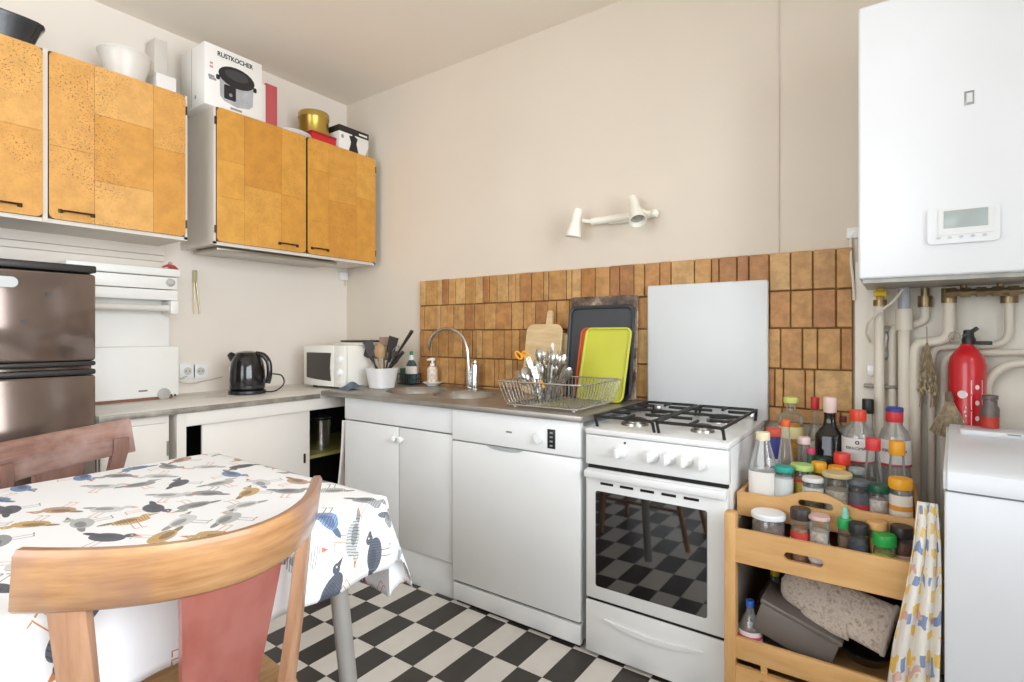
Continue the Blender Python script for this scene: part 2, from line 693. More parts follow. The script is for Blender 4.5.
wall_cabinet('cork-faced wall cabinet above the brown refrigerator, with paler speckled doors', -2.18, -1.158,
             [(-2.165, -1.681, CORK_PALE, -1.80, 3, -1), (-1.662, -1.172, CORK_PALE, -1.575, 8, 1)])
wall_cabinet('cork-faced double wall cabinet in the corner above the kettle and microwave', -1.04, -0.05,
             [(-1.03, -0.55, CORK, -0.655, 14, -1), (-0.538, -0.062, CORK, -0.46, 21, 1)])
# slim metal light strip under the corner cabinet
tag(obj('light_strip', MB().box(0.05, 0.30, -1.0, -0.30, CZ0 - 0.022, CZ0 - 0.005, 0.004), STEEL), 'slim grey metal light strip under the corner wall cabinet', 'light strip')

# ------------------------------------------------------------------ brown two-door refrigerator
FB = mat('fridge_brown', (128, 112, 103), 0.13, metal=0.7, var=0.06, vscale=5, coat=0.3)
FT = mat('fridge_trim', (58, 56, 55), 0.35, metal=0.3)
fy0, fy1, fxf = -2.18, -1.583, 0.60
fr = thing('refrigerator', 'brown metallic two-door refrigerator against the left wall', 'refrigerator', (0.32, (fy0 + fy1) / 2, 0))
obj('body', MB().box(0.04, fxf - 0.05, fy0, fy1, 0.03, 1.365, 0.006), FB, fr)
obj('top_panel', MB().box(0.04, fxf, fy0, fy1, 1.365, 1.392, 0.006), FT, fr)
d1 = obj('freezer_door', MB().box(fxf - 0.046, fxf, fy0 + 0.002, fy1 - 0.002, 1.042, 1.36, 0.01), FB, fr)
obj('handle', MB().box(fxf - 0.04, fxf + 0.006, fy0 + 0.004, fy1 - 0.004, 1.024, 1.041, 0.006), FT, d1)
d2 = obj('fridge_door', MB().box(fxf - 0.046, fxf, fy0 + 0.002, fy1 - 0.002, 0.1, 0.99, 0.01), FB, fr)
obj('handle', MB().box(fxf - 0.04, fxf + 0.006, fy0 + 0.004, fy1 - 0.004, 0.992, 1.012, 0.006), FT, d2)
obj('plinth', MB().box(0.06, fxf - 0.06, fy0 + 0.01, fy1 - 0.01, 0.0, 0.1), BLACK, fr)
for (px, py) in ((48, 294), (23, 321)):
    p = at(px, py, X=fxf)
    obj('screw_cap', MB().cyl((fxf - 0.001, p.y, p.z), (fxf + 0.004, p.y, p.z), 0.007, n=12), BLACK, d1)
p = at(6, 281, X=fxf)
mb = MB().prism(rrect(0.10, 0.036, 0.017), 0, 0.004, frame((fxf - 0.0005, p.y - 0.02, p.z - 0.002), Vector((0, 1, 0)), Vector((0, 0, 1)), Vector((1, 0, 0))))
obj('badge', mb, mat('silver_badge', (176, 176, 174), 0.45, metal=0.4), d1)

# ------------------------------------------------------------------ white enamelled roll-and-foil dispenser unit beside the fridge
ux, uy0, uy1 = 0.20, -1.56, -1.135
un = thing('kitchen_dispenser', 'white enamelled dispenser with a roll bar, standing beside the brown refrigerator', 'dispenser', (0.1, -1.35, 0.832))
UW = mat('unit_white', (240, 239, 234), 0.35, var=0.02)
obj('back_panel', MB().box(0.001, 0.12, uy0, uy1 - 0.005, 0.834, 1.41, 0.004), UW, un)
obj('top_lid', MB().box(0.001, ux + 0.012, uy0 - 0.01, uy1 + 0.006, 1.413, 1.45, 0.006), UW, un)
d = obj('foil_drawer', MB().box(0.12, ux, uy0, uy1 - 0.002, 1.352, 1.410, 0.004), UW, un)
obj('knob', MB().lathe([(0.016, 0), (0.019, 0.006), (0.017, 0.014), (0.01, 0.02)], n=16,
                       m=frame((ux, uy1 - 0.035, 1.385), Vector((0, 1, 0)), Vector((0, 0, 1)), Vector((1, 0, 0)))), mat('grey_knob', (186, 184, 178), 0.4), d)
obj('roll_cover', MB().box(0.12, ux + 0.004, uy0, uy1 - 0.002, 1.30, 1.348, 0.004), UW, un)
obj('bar_bracket', MB().box(0.12, ux + 0.02, uy1 - 0.04, uy1 - 0.005, 1.235, 1.298, 0.004), UW, un)
obj('roll_bar', MB().cyl((0.19, uy0 + 0.02, 1.262), (0.19, uy1 - 0.03, 1.262), 0.016, n=14), mat('unit_bar', (226, 220, 212), 0.5), un)
lb = obj('lower_box', MB().box(0.10, ux, uy0, uy1 + 0.004, 0.845, 1.082, 0.006), UW, un)
mb = MB()
p = at(164, 394, X=ux)
mb.lathe([(0.028, 0), (0.028, 0.003), (0.024, 0.005)], n=20, m=frame((ux, p.y, p.z), Vector((0, 1, 0)), Vector((0, 0, 1)), Vector((1, 0, 0))))
obj('round_vent', mb, mat('grey_vent', (176, 174, 168), 0.5), lb)
for px in (171, 175):
    p = at(px, 395, X=ux)
    obj('screw', MB().cyl((ux - 0.002, p.y, p.z), (ux + 0.003, p.y, p.z), 0.005, n=8), BLACK, lb)
p = at(143, 391, X=ux)
obj('emblem', MB().box(ux - 0.001, ux + 0.0012, p.y - 0.018, p.y + 0.018, p.z - 0.003, p.z + 0.004), mat('emblem_grey', (120, 118, 116), 0.5), lb)
obj('foot', MB().box(0.02, 0.19, uy0 + 0.02, uy1 - 0.02, 0.8325, 0.847), mat('rust_brown', (140, 96, 70), 0.7), un)

# ------------------------------------------------------------------ left-hand worktop and base cabinets
LZ = 0.832
STONE = mat('worn_laminate', (228, 223, 214), 0.35, var=0.08, vscale=9)
EDGE_L = mat('worktop_edge', (150, 143, 132), 0.45, metal=0.3, var=0.35, vscale=16)
lw = thing('worktop', 'pale worn worktop along the left wall under the kettle', 'worktop', (0.3, -0.8, 0.8))
obj('slab', MB().box(0.001, 0.585, -1.575, -0.001, 0.806, LZ, 0.003), STONE, lw)
obj('edge_strip', MB().box(0.585, 0.592, -1.575, -0.62, 0.808, LZ - 0.001, 0.002), EDGE_L, lw)
CREAM = mat('cabinet_cream', (229, 222, 213), 0.5, var=0.03, vscale=3)
nb = thing('base_cabinet', 'narrow white base cabinet between the refrigerator and sliding-door cabinet', 'cabinet', (0.29, -1.44, 0))
obj('carcass', MB().box(0.02, 0.555, -1.57, -1.32, 0.0, 0.805, 0.002), CREAM, nb)
dd = obj('door', MB().box(0.556, 0.574, -1.565, -1.33, 0.08, 0.775, 0.004), CREAM, nb)
obj('hinge', MB().cyl((0.576, -1.333, 0.64), (0.576, -1.333, 0.70), 0.005, n=8), STEEL, dd)
sb = thing('base_cabinet', 'long white sliding-door base cabinet under the kettle and microwave', 'cabinet', (0.29, -0.7, 0))
mb = MB()
t = 0.02
mb.box(0.02, 0.575, -1.298, -1.262, 0.0, 0.805).box(0.02, 0.575, -0.03, -0.01, 0.0, 0.805)
mb.box(0.02, 0.03, -1.262, -0.03, 0.1, 0.805).box(0.02, 0.56, -1.262, -0.03, 0.08, 0.1)
mb.box(0.545, 0.575, -1.262, -0.02, 0.748, 0.805, 0.002).box(0.545, 0.575, -1.262, -0.03, 0.04, 0.1, 0.002)
obj('carcass', mb, CREAM, sb)
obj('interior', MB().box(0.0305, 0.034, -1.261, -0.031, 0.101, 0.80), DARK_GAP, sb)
obj('shelf', MB().box(0.035, 0.50, -1.261, -0.031, 0.48, 0.497), mat('olive_shelf', (150, 140, 70), 0.6), sb)
sd = obj('sliding_door', MB().box(0.545, 0.558, -1.19, -0.66, 0.1, 0.748, 0.002), CREAM, sb)
obj('finger_pull', MB().prism(rrect(0.012, 0.05, 0.0055), 0, 0.003, frame((0.557, -0.69, 0.505), Vector((0, 1, 0)), Vector((0, 0, 1)), Vector((1, 0, 0)))), BRONZE, sd)
# things inside the open corner
can = thing('steel_canister', 'shiny steel canister on the shelf inside the open corner cabinet', 'canister', (0.38, -0.47, 0.4975))
obj('body', MB().lathe([(0.055, 0), (0.055, 0.16), (0.058, 0.165), (0.05, 0.17)], n=24), CHROME, can, local=True)
obj('lid', MB().lathe([(0.057, 0.17), (0.057, 0.18), (0.02, 0.19), (0.012, 0.2)], n=24), BLACK, can, local=True)
pot = thing('saucepan', 'dark saucepan on the lower shelf inside the open corner cabinet', 'pan', (0.36, -0.5, 0.101))
obj('body', MB().lathe([(0.09, 0), (0.1, 0.01), (0.105, 0.13), (0.108, 0.135), (0.1, 0.135), (0.095, 0.02)], n=28), mat('pan_grey', (90, 88, 88), 0.35, metal=0.7), pot, local=True)
obj('handle', MB().tube([(0.1, 0, 0.11), (0.19, 0.03, 0.14)], [0.011, 0.013], 10), BLACK, pot, local=True)

# ------------------------------------------------------------------ sink unit, steel worktop, dishwasher
FY = -0.59
WZ = 0.845
GREYW = mat('unit_grey_white', (226, 226, 224), 0.45, var=0.02)
su = thing('sink_cabinet', 'white two-door sink cabinet under the steel worktop', 'cabinet', (1.11, -0.3, 0))
mb = MB().box(0.752, 0.768, FY + 0.02, -0.02, 0.0, 0.80).box(1.458, 1.474, FY + 0.02, -0.02, 0.0, 0.80)
mb.box(0.768, 1.458, FY + 0.02, -0.02, 0.12, 0.136).box(0.768, 1.458, -0.03, -0.02, 0.136, 0.80)
obj('carcass', mb, GREYW, su)
obj('apron', MB().box(0.75, 1.476, FY, FY + 0.02, 0.713, 0.823, 0.002), GREYW, su)
for a, b, kx in ((0.752, 1.140, 1.122), (1.146, 1.474, 1.168)):
    dr = obj('door', MB().box(a, b, FY, FY + 0.018, 0.158, 0.707, 0.002), GREYW, su)
    obj('knob', MB().lathe([(0.008, 0), (0.007, 0.008), (0.015, 0.014), (0.016, 0.02), (0.009, 0.026)], n=16,
                           m=frame((kx, FY, 0.655), Vector((1, 0, 0)), Vector((0, 0, 1)), Vector((0, -1, 0)))), WHITE, dr)
obj('plinth', MB().box(0.752, 1.474, FY + 0.012, FY + 0.03, 0.0, 0.152, 0.002), GREYW, su)

# steel worktop with two round bowls
wt = thing('sink_worktop', 'stainless steel sink worktop with two round bowls', 'worktop', (1.35, -0.3, 0.8))
SX0, SX1, SY0, SY1 = 0.594, 2.108, -0.612, -0.021
bowls = [(0.985, -0.32, 0.15), (1.318, -0.32, 0.15)]
TOPST = mat('worktop_steel', (166, 161, 154), 0.42, metal=0.75, var=0.1, vscale=10)


def steel_top():
    bm = bmesh.new()
    nx, ny = 96, 40
    V = {}
    for i in range(nx + 1):
        for j in range(ny + 1):
            x = SX0 + (SX1 - SX0) * i / nx
            y = SY0 + (SY1 - SY0) * j / ny
            z = WZ
            for cx, cy, r in bowls:
                d = math.hypot(x - cx, y - cy)
                if d < r:
                    s = min(1.0, (r - d) / 0.045)
                    z = WZ - 0.15 * (s * s * (3 - 2 * s)) - 0.006
                elif d < r + 0.012:
                    z = WZ + 0.001
            if 1.66 < x < 2.06 and -0.55 < y < -0.1:
                z = WZ - 0.004 + 0.003 * (abs(math.sin((x - 1.66) / 0.4 * 10 * PI)))
            V[i, j] = bm.verts.new((x, y, z))
    for i in range(nx):
        for j in range(ny):
            bm.faces.new((V[i, j], V[i + 1, j], V[i + 1, j + 1], V[i, j + 1]))
    mb = MB()
    mb.bm.free()
    mb.bm = bm
    return mb


obj('top_sheet', steel_top(), TOPST, wt, smooth=0.9)
obj('front_edge', MB().box(SX0, SX1, SY0 - 0.006, SY0, 0.824, WZ + 0.001, 0.002), TOPST, wt)
obj('side_edge', MB().box(SX1, SX1 + 0.004, SY0 - 0.006, SY1, 0.824, WZ + 0.001, 0.0015), TOPST, wt)
obj('side_edge', MB().box(SX0 - 0.002, SX0, SY0 - 0.006, SY1, 0.833, WZ + 0.001, 0.0005), TOPST, wt)
for cx, cy, r in bowls:
    obj('bowl', MB().lathe([(0.03, WZ - 0.17), (r * 0.8, WZ - 0.168), (r * 0.97, WZ - 0.13), (r, WZ - 0.01), (r + 0.014, WZ + 0.0015), (r + 0.016, WZ + 0.0005)], (cx, cy, 0), 48, cap=False), CHROME, wt)
    obj('drain', MB().lathe([(0.028, WZ - 0.16), (0.028, WZ - 0.152), (0.012, WZ - 0.15)], (cx, cy, 0), 20), STEEL, wt)

# dishwasher
dw = thing('dishwasher', 'white built-under dishwasher between sink cabinet and cooker', 'dishwasher', (1.785, -0.3, 0))
DX0, DX1, DY = 1.482, 2.093, -0.602
obj('body', MB().box(DX0 + 0.004, DX1 - 0.004, DY + 0.03, -0.04, 0.02, 0.80, 0.003), WHITE, dw)
pn = obj('control_panel', MB().box(DX0, DX1, DY, DY + 0.03, 0.693, 0.822, 0.004), WHITE, dw)
dr = obj('door', MB().box(DX0, DX1, DY, DY + 0.03, 0.098, 0.688, 0.005), WHITE, dw)
mb = MB().prism([(-0.09, 0.0), (0.09, 0.0), (0.07, -0.008), (0.03, -0.013), (-0.03, -0.013), (-0.07, -0.008)], 0, 0.004,
                frame((1.76, DY + 0.001, 0.689), Vector((1, 0, 0)), Vector((0, 0, 1)), Vector((0, -1, 0))))
obj('grip', mb, mat('grip_shadow', (176, 178, 178), 0.5), dr)
obj('plinth', MB().box(DX0 + 0.002, DX1 - 0.002, DY + 0.006, DY + 0.03, 0.014, 0.086, 0.003), WHITE, dw)
obj('plinth_gap', MB().box(DX0 + 0.01, DX1 - 0.01, DY + 0.02, DY + 0.04, 0.0, 0.099), DARK_GAP, dw)
p = at(539, 438, Y=DY)
obj('dial', MB().lathe([(0.021, 0), (0.021, 0.01), (0.019, 0.014), (0.002, 0.015)], n=24, m=frame((p.x, DY, p.z), Vector((1, 0, 0)), Vector((0, 0, 1)), Vector((0, -1, 0)))), WHITE, pn)
p = at(551.5, 439, Y=DY)
sc = obj('display', MB().box(p.x - 0.017, p.x + 0.017, DY - 0.002, DY, p.z - 0.036, p.z + 0.036, 0.001), BLACK, pn)
for k in range(4):
    obj('button', MB().box(p.x - 0.006, p.x + 0.006, DY - 0.0035, DY - 0.002, p.z - 0.028 + k * 0.016, p.z - 0.022 + k * 0.016), mat('button_grey', (150, 150, 150), 0.4), sc)
p = at(509, 432, Y=DY)
obj('emblem', MB().box(p.x - 0.014, p.x + 0.014, DY - 0.001, DY, p.z - 0.003, p.z + 0.003), mat('emblem_grey', (120, 118, 116), 0.5), pn)

# ------------------------------------------------------------------ gas cooker with raised lid
ck = thing('gas_cooker', 'white freestanding gas cooker with raised white lid', 'cooker', (2.36, -0.3, 0))
KX0, KX1, KY = 2.116, 2.604, -0.60
obj('body', MB().box(KX0, KX1, KY + 0.03, -0.055, 0.03, 0.785, 0.004), WHITE, ck)
obj('hob', MB().box(KX0 - 0.001, KX1 + 0.001, KY - 0.004, -0.045, 0.785, 0.806, 0.006), WHITE, ck)
cp = obj('control_panel', MB().box(KX0, KX1, KY, KY + 0.03, 0.678, 0.783, 0.004), WHITE, ck)
for px, py in ((619.8, 452), (651.4, 456.7), (668, 458.5), (684.9, 461.4), (702.3, 464.2)):
    p = at(px, py, Y=KY)
    k = obj('knob', MB().lathe([(0.025, 0), (0.025, 0.006), (0.019, 0.01), (0.016, 0.03), (0.004, 0.032)], n=24,
                               m=frame((p.x, KY, 0.735), Vector((1, 0, 0)), Vector((0, 0, 1)), Vector((0, -1, 0)))), WHITE, cp)
    obj('grip', MB().box(p.x - 0.005, p.x + 0.005, KY - 0.038, KY - 0.02, 0.735 - 0.017, 0.735 + 0.017, 0.003), WHITE, k)
p = at(625, 443, Y=KY)
obj('indicator', MB().cyl((p.x, KY + 0.001, p.z), (p.x, KY - 0.002, p.z), 0.004, n=10), BLACK, cp)
obj('panel_gap', MB().box(KX0 + 0.006, KX1 - 0.006, KY + 0.008, KY + 0.04, 0.662, 0.679), DARK_GAP, ck)
od = obj('oven_door', MB().box(KX0 + 0.002, KX1 - 0.002, KY - 0.004, KY + 0.028, 0.206, 0.664, 0.006), WHITE, ck)
GLASS_BLK = mat('oven_glass', (14, 14, 15), 0.03, var=0.0, spec=0.9)
GLASS_BLK.node_tree.nodes['Principled BSDF'].inputs['IOR'].default_value = 1.75
obj('window', MB().prism(rrect(2.541 - 2.158, 0.335, 0.008), 0, 0.0025, frame((2.3495, KY - 0.004, 0.4215), Vector((1, 0, 0)), Vector((0, 0, 1)), Vector((0, -1, 0)))), GLASS_BLK, od)
obj('handle_ledge', MB().box(KX0 + 0.002, KX1 - 0.002, KY - 0.022, KY - 0.003, 0.634, 0.661, 0.006), WHITE, od)
for k in range(5):
    xx = 2.20 + k * 0.073
    obj('vent_slot', MB().box(xx - 0.024, xx + 0.024, KY - 0.0062, KY - 0.003, 0.613, 0.6215, 0.001), DARK_GAP, od)
obj('drawer_gap', MB().box(KX0 + 0.004, KX1 - 0.004, KY + 0.004, KY + 0.04, 0.192, 0.21), DARK_GAP, ck)
dw2 = obj('drawer', MB().box(KX0, KX1, KY - 0.002, KY + 0.028, 0.012, 0.196, 0.005), WHITE, ck)
obj('grip', MB().prism([(-0.17, 0.02), (-0.1, 0.0), (0, -0.008), (0.1, 0.0), (0.17, 0.02), (0.1, 0.014), (0, 0.008), (-0.1, 0.014)], 0, 0.008,
                       frame((2.36, KY - 0.001, 0.125), Vector((1, 0, 0)), Vector((0, 0, 1)), Vector((0, -1, 0)))), WHITE, dw2)
for xx in (KX0 + 0.03, KX1 - 0.03):
    for yy in (KY + 0.05, -0.09):
        obj('foot', MB().cyl((xx, yy, 0), (xx, yy, 0.032), 0.016, n=12), BLACK, ck)
ld = obj('lid', MB().box(KX0 + 0.012, KX1 + 0.012, -0.048, -0.026, 0.80, 1.352, 0.009, 3), mat('lid_white', (219, 222, 223), 0.35, var=0.01), ck)
for xx in (KX0 + 0.06, KX1 - 0.05):
    obj('hinge', MB().box(xx - 0.02, xx + 0.02, -0.06, -0.03, 0.80, 0.83, 0.004), CHROME, ld)
IRON = mat('black_enamel', (22, 22, 23), 0.45)
for bx, by, br in ((2.235, -0.44, 0.036), (2.48, -0.44, 0.026), (2.235, -0.19, 0.03), (2.48, -0.19, 0.042)):
    b = obj('burner', MB().lathe([(br + 0.014, 0.806), (br + 0.012, 0.815), (br, 0.816), (br, 0.822)], (bx, by, 0), 24), STEEL, ck)
    obj('burner_cap', MB().lathe([(br + 0.004, 0.822), (br + 0.005, 0.828), (br - 0.004, 0.831)], (bx, by, 0), 24), IRON, b)
for gx0, gx1 in ((2.14, 2.352), (2.368, 2.58)):
    gz = 0.846
    mb = MB()
    gy0, gy1 = -0.575, -0.075
    r = 0.0055
    mb.tube(smooth_path([(gx0, gy0 + 0.02, 0.807), (gx0, gy0, gz), (gx1, gy0, gz), (gx1, gy0 + 0.02, 0.807)], 0.012), r, 8)
    mb.tube(smooth_path([(gx0, gy1 - 0.02, 0.807), (gx0, gy1, gz), (gx1, gy1, gz), (gx1, gy1 - 0.02, 0.807)], 0.012), r, 8)
    for gx in (gx0, gx1):
        mb.tube([(gx, gy0, gz), (gx, gy1, gz)], r, 8)
    cxm = (gx0 + gx1) / 2
    for by in (-0.44, -0.19):
        mb.tube([(gx0, by, gz), (cxm - 0.03, by, gz)], r, 8)
        mb.tube([(gx1, by, gz), (cxm + 0.03, by, gz)], r, 8)
        mb.tube([(cxm, by - 0.12 if by < -0.3 else by + 0.115, gz), (cxm, by - 0.035 if by < -0.3 else by + 0.035, gz)], r, 8)
    mb.tube([(gx0, -0.315, gz), (gx1, -0.315, gz)], r, 8)
    obj('pan_support', mb, IRON, ck)

# ------------------------------------------------------------------ top-loading washing machine at the right edge
WM = mat('machine_white', (226, 229, 234), 0.28, var=0.01)
wm = thing('washing_machine', 'white top-loading washing machine at the right edge under the boiler', 'washing machine', (3.118, -0.72, 0))
WX0, WX1, WY0, WY1 = 3.118, 3.52, -0.72, -0.165
obj('body', MB().box(WX0, WX1, WY0, WY1, 0.012, 0.775, 0.006), WM, wm)
prof = [(WY0 - 0.004, 0.779), (WY0 - 0.006, 0.80), (WY0 + 0.004, 0.820), (WY0 + 0.02, 0.828), (WY1 - 0.15, 0.838), (WY1 - 0.12, 0.846), (WY1, 0.860), (WY1, 0.779)]
lidm = MB().prism([(y, z) for y, z in prof], WX0 - 0.002, WX1 + 0.002, frame((0, 0, 0), Vector((0, 1, 0)), Vector((0, 0, 1)), Vector((1, 0, 0))))
bmesh.ops.bevel(lidm.bm, geom=[e for e in lidm.bm.edges if e.calc_length() < 0.5 and (abs(e.verts[0].co.x - e.verts[1].co.x) < 1e-5)], offset=0.008, segments=3, affect='EDGES')
tp = obj('top_cover', lidm, WM, wm)
obj('control_strip', MB().box(WX0 + 0.03, WX1 - 0.03, WY1 - 0.11, WY1 - 0.02, 0.846, 0.862, 0.006), WM, tp)
obj('seam', MB().box(WX0 + 0.003, WX1 - 0.003, WY0 + 0.003, WY1 - 0.003, 0.772, 0.782), mat('seam_grey', (120, 122, 126), 0.6), wm)
p = at(1003, 434, Z=0.862)
obj('emblem', MB().box(p.x - 0.014, p.x + 0.014, p.y - 0.006, p.y + 0.006, 0.8615, 0.8628), mat('emblem_grey', (120, 118, 116), 0.5), tp)
for xx in (WX0 + 0.04, WX1 - 0.04):
    for yy in (WY0 + 0.05, WY1 - 0.05):
        obj('foot', MB().cyl((xx, yy, 0), (xx, yy, 0.014), 0.018, n=12), BLACK, wm)

wm.rotation_euler.z = -0.07
wm.location.x -= 0.006

# ------------------------------------------------------------------ wall-hung boiler
BW = mat('boiler_white', (239, 241, 243), 0.3, var=0.008)
bo = thing('boiler', 'white wall-hung gas boiler above the washing machine', 'boiler', (3.145, -0.2, 1.307))
BO0, BO1, BZ0, BZ1, BYF = 2.925, 3.365, 1.309, 2.146, -0.35
mb = MB().box(BO0, BO1, BYF, -0.02, BZ0, BZ1, 0.008, 3)
obj('casing', mb, BW, bo)
obj('underside', MB().box(BO0 + 0.012, BO1 - 0.012, BYF + 0.02, -0.03, BZ0 - 0.012, BZ0 + 0.004), mat('galvanised', (168, 166, 158), 0.45, metal=0.5, var=0.2, vscale=20), bo)
fx = lambda pxy: at(*pxy, Y=BYF)
cp = obj('control_panel', MB().prism(rrect(3.252 - 3.094, 0.104, 0.012), 0, 0.010, frame((3.173, BYF, 1.449), Vector((1, 0, 0)), Vector((0, 0, 1)), Vector((0, -1, 0)))), BW, bo)
obj('bezel', MB().prism(rrect(0.120, 0.074, 0.004), 0, 0.003, frame((3.179, BYF - 0.010, 1.458), Vector((1, 0, 0)), Vector((0, 0, 1)), Vector((0, -1, 0)))), WHITE, cp)
obj('display', MB().box(3.131, 3.227, BYF - 0.0145, BYF - 0.012, 1.440, 1.489, 0.001), mat('lcd_grey', (176, 186, 184), 0.25, var=0.05, vscale=12), cp)
for k in range(5):
    obj('button', MB().prism(ellipse(0.010, 0.007, 12), 0, 0.0025, frame((3.120 + k * 0.025, BYF - 0.010, 1.414), Vector((1, 0, 0)), Vector((0, 0, 1)), Vector((0, -1, 0)))), mat('button_light', (206, 208, 208), 0.4), cp)
em = obj('emblem', MB().box(3.177, 3.199, BYF - 0.0015, BYF, 1.783, 1.822, 0.001), mat('emblem_silver', (150, 152, 152), 0.3, metal=0.4), bo)
obj('emblem_field', MB().box(3.182, 3.195, BYF - 0.0022, BYF - 0.0014, 1.790, 1.816), mat('emblem_white', (232, 232, 232), 0.4), em)
# ------------------------------------------------------------------ dining table, printed cloth, two bentwood chairs
TZ = 0.75
TX0, TX1, TY0, TY1 = 1.205, 2.03, -2.85, -1.46
tb = thing('dining_table', 'kitchen table with steel legs under the bird-print cloth', 'table', ((TX0 + TX1) / 2, -2.15, 0))
obj('tabletop', MB().prism([(x + (TX0 + TX1) / 2, y + (TY0 + TY1) / 2) for x, y in rrect(TX1 - TX0 - 0.01, TY1 - TY0 - 0.01, 0.05, 5)], TZ - 0.028, TZ - 0.002), WHITE_MATT, tb)
obj('apron', MB().box(TX0 + 0.07, TX1 - 0.07, TY0 + 0.07, TY1 - 0.07, TZ - 0.09, TZ - 0.028, 0.004), WHITE_MATT, tb)
for sx in (-1, 1):
    for sy in (-1, 1):
        ax, ay = (TX1 if sx > 0 else TX0) - sx * 0.085, (TY1 if sy > 0 else TY0) - sy * 0.085
        obj('leg', MB().cyl((ax, ay, TZ - 0.03), (ax + sx * 0.06, ay + sy * 0.045, 0.0), 0.021, 0.019, n=20), mat('leg_alloy', (186, 184, 180), 0.34, metal=0.55), tb)


def bird_cloth():
    n = NT('bird_print_cotton')
    uv = n.node('ShaderNodeUVMap').outputs[0]
    sep = n.node('ShaderNodeSeparateXYZ')
    n.link(uv, sep.inputs[0])
    M = n.math
    col = lin((240, 241, 243))
    total = None

    def layer(S, ox, oy, seed, colour_in, keep):
        """one field of birds, one bird per cell of size S"""
        u = M('ADD', sep.outputs[0], ox)
        v = M('ADD', sep.outputs[1], oy)
        u = M('DIVIDE', u, S[0])
        v = M('DIVIDE', v, S[1])
        ci, cj = M('FLOOR', u), M('FLOOR', v)
        cv = n.node('ShaderNodeCombineXYZ')
        n.link(ci, cv.inputs[0])
        n.link(cj, cv.inputs[1])
        cv.inputs[2].default_value = seed
        wn = n.node('ShaderNodeTexWhiteNoise', noise_dimensions='3D')
        n.link(cv.outputs[0], wn.inputs['Vector'])
        cs = n.node('ShaderNodeSeparateColor')
        n.link(wn.outputs['Color'], cs.inputs[0])
        r1, r2, r3 = cs.outputs[0], cs.outputs[1], cs.outputs[2]
        lx = M('SUBTRACT', M('SUBTRACT', u, ci), 0.5)
        ly = M('SUBTRACT', M('SUBTRACT', v, cj), 0.5)
        lx = M('SUBTRACT', lx, M('MULTIPLY', M('SUBTRACT', r2, 0.5), 0.22))
        lc = n.node('ShaderNodeCombineXYZ')
        n.link(lx, lc.inputs[0])
        n.link(ly, lc.inputs[1])
        rot = n.node('ShaderNodeVectorRotate', rotation_type='Z_AXIS')
        n.link(lc.outputs[0], rot.inputs['Vector'])
        ang = M('MULTIPLY', M('FLOOR', M('MULTIPLY', r1, 8.0)), PI / 4)
        n.link(M('ADD', ang, M('MULTIPLY', r3, 0.4)), rot.inputs['Angle'])
        s2 = n.node('ShaderNodeSeparateXYZ')
        n.link(rot.outputs[0], s2.inputs[0])
        x, y = s2.outputs[0], s2.outputs[1]

        def ell(cx, cy, a, b):
            dx = M('DIVIDE', M('SUBTRACT', x, cx), a)
            dy = M('DIVIDE', M('SUBTRACT', y, cy), b)
            return M('LESS_THAN', M('ADD', M('MULTIPLY', dx, dx), M('MULTIPLY', dy, dy)), 1.0)

        def rect(cx, cy, a, b):
            return M('MULTIPLY', M('LESS_THAN', M('ABSOLUTE', M('SUBTRACT', x, cx)), a), M('LESS_THAN', M('ABSOLUTE', M('SUBTRACT', y, cy)), b))
        alive = M('LESS_THAN', r3, keep)
        body = n.ramp(r2, [(0.0, lin((100, 106, 116))), (0.12, lin((164, 166, 166))), (0.26, lin((216, 180, 122))), (0.40, lin((200, 202, 200))),
                           (0.52, lin((206, 170, 140))), (0.62, lin((128, 154, 196))), (0.70, lin((226, 228, 228))), (0.88, lin((96, 102, 114)))], 'CONSTANT')
        # feather strokes on the pale birds
        st = n.node('ShaderNodeTexWave', wave_type='BANDS', bands_direction='X')
        st.inputs['Scale'].default_value = 7.0
        st.inputs['Distortion'].default_value = 3.0
        st.inputs['Detail'].default_value = 1.0
        n.link(rot.outputs[0], st.inputs['Vector'])
        strokes = M('MULTIPLY', M('GREATER_THAN', st.outputs['Fac'], 0.78), 0.65)
        body = n.mix(strokes, body, lin((58, 62, 72)))
        wing = n.mix(0.55, body, lin((70, 74, 84)))
        c = colour_in
        legs = M('ADD', rect(-0.04, -0.28, 0.007, 0.13), rect(0.06, -0.28, 0.007, 0.13))
        feet = M('ADD', rect(0.0, -0.40, 0.03, 0.009), rect(0.10, -0.40, 0.03, 0.009))
        legc = n.ramp(r1, [(0, lin((206, 138, 84))), (0.45, lin((92, 92, 98))), (0.75, lin((214, 120, 90)))], 'CONSTANT')
        c = n.mix(M('MULTIPLY', M('MINIMUM', M('ADD', legs, feet), 1.0), alive), c, legc)
        # beak: a wedge in front of the head
        bx = M('SUBTRACT', x, 0.30)
        beak = M('MULTIPLY', M('LESS_THAN', M('ABSOLUTE', M('SUBTRACT', y, 0.14)), M('MULTIPLY', M('SUBTRACT', 0.16, bx), 0.3)), M('MULTIPLY', M('GREATER_THAN', bx, 0.0), M('LESS_THAN', bx, 0.16)))
        c = n.mix(M('MULTIPLY', beak, alive), c, legc)
        c = n.mix(M('MULTIPLY', ell(-0.28, 0.05, 0.16, 0.05), alive), c, wing)
        c = n.mix(M('MULTIPLY', ell(0.0, 0.0, 0.27, 0.155), alive), c, body)
        c = n.mix(M('MULTIPLY', ell(-0.06, 0.03, 0.16, 0.075), alive), c, wing)
        c = n.mix(M('MULTIPLY', ell(0.25, 0.14, 0.085, 0.075), alive), c, body)
        c = n.mix(M('MULTIPLY', ell(0.27, 0.155, 0.018, 0.018), alive), c, lin((235, 225, 190)))
        return c
    c = layer((0.145, 0.125), 0.0, 0.0, 3.0, col, 0.8)
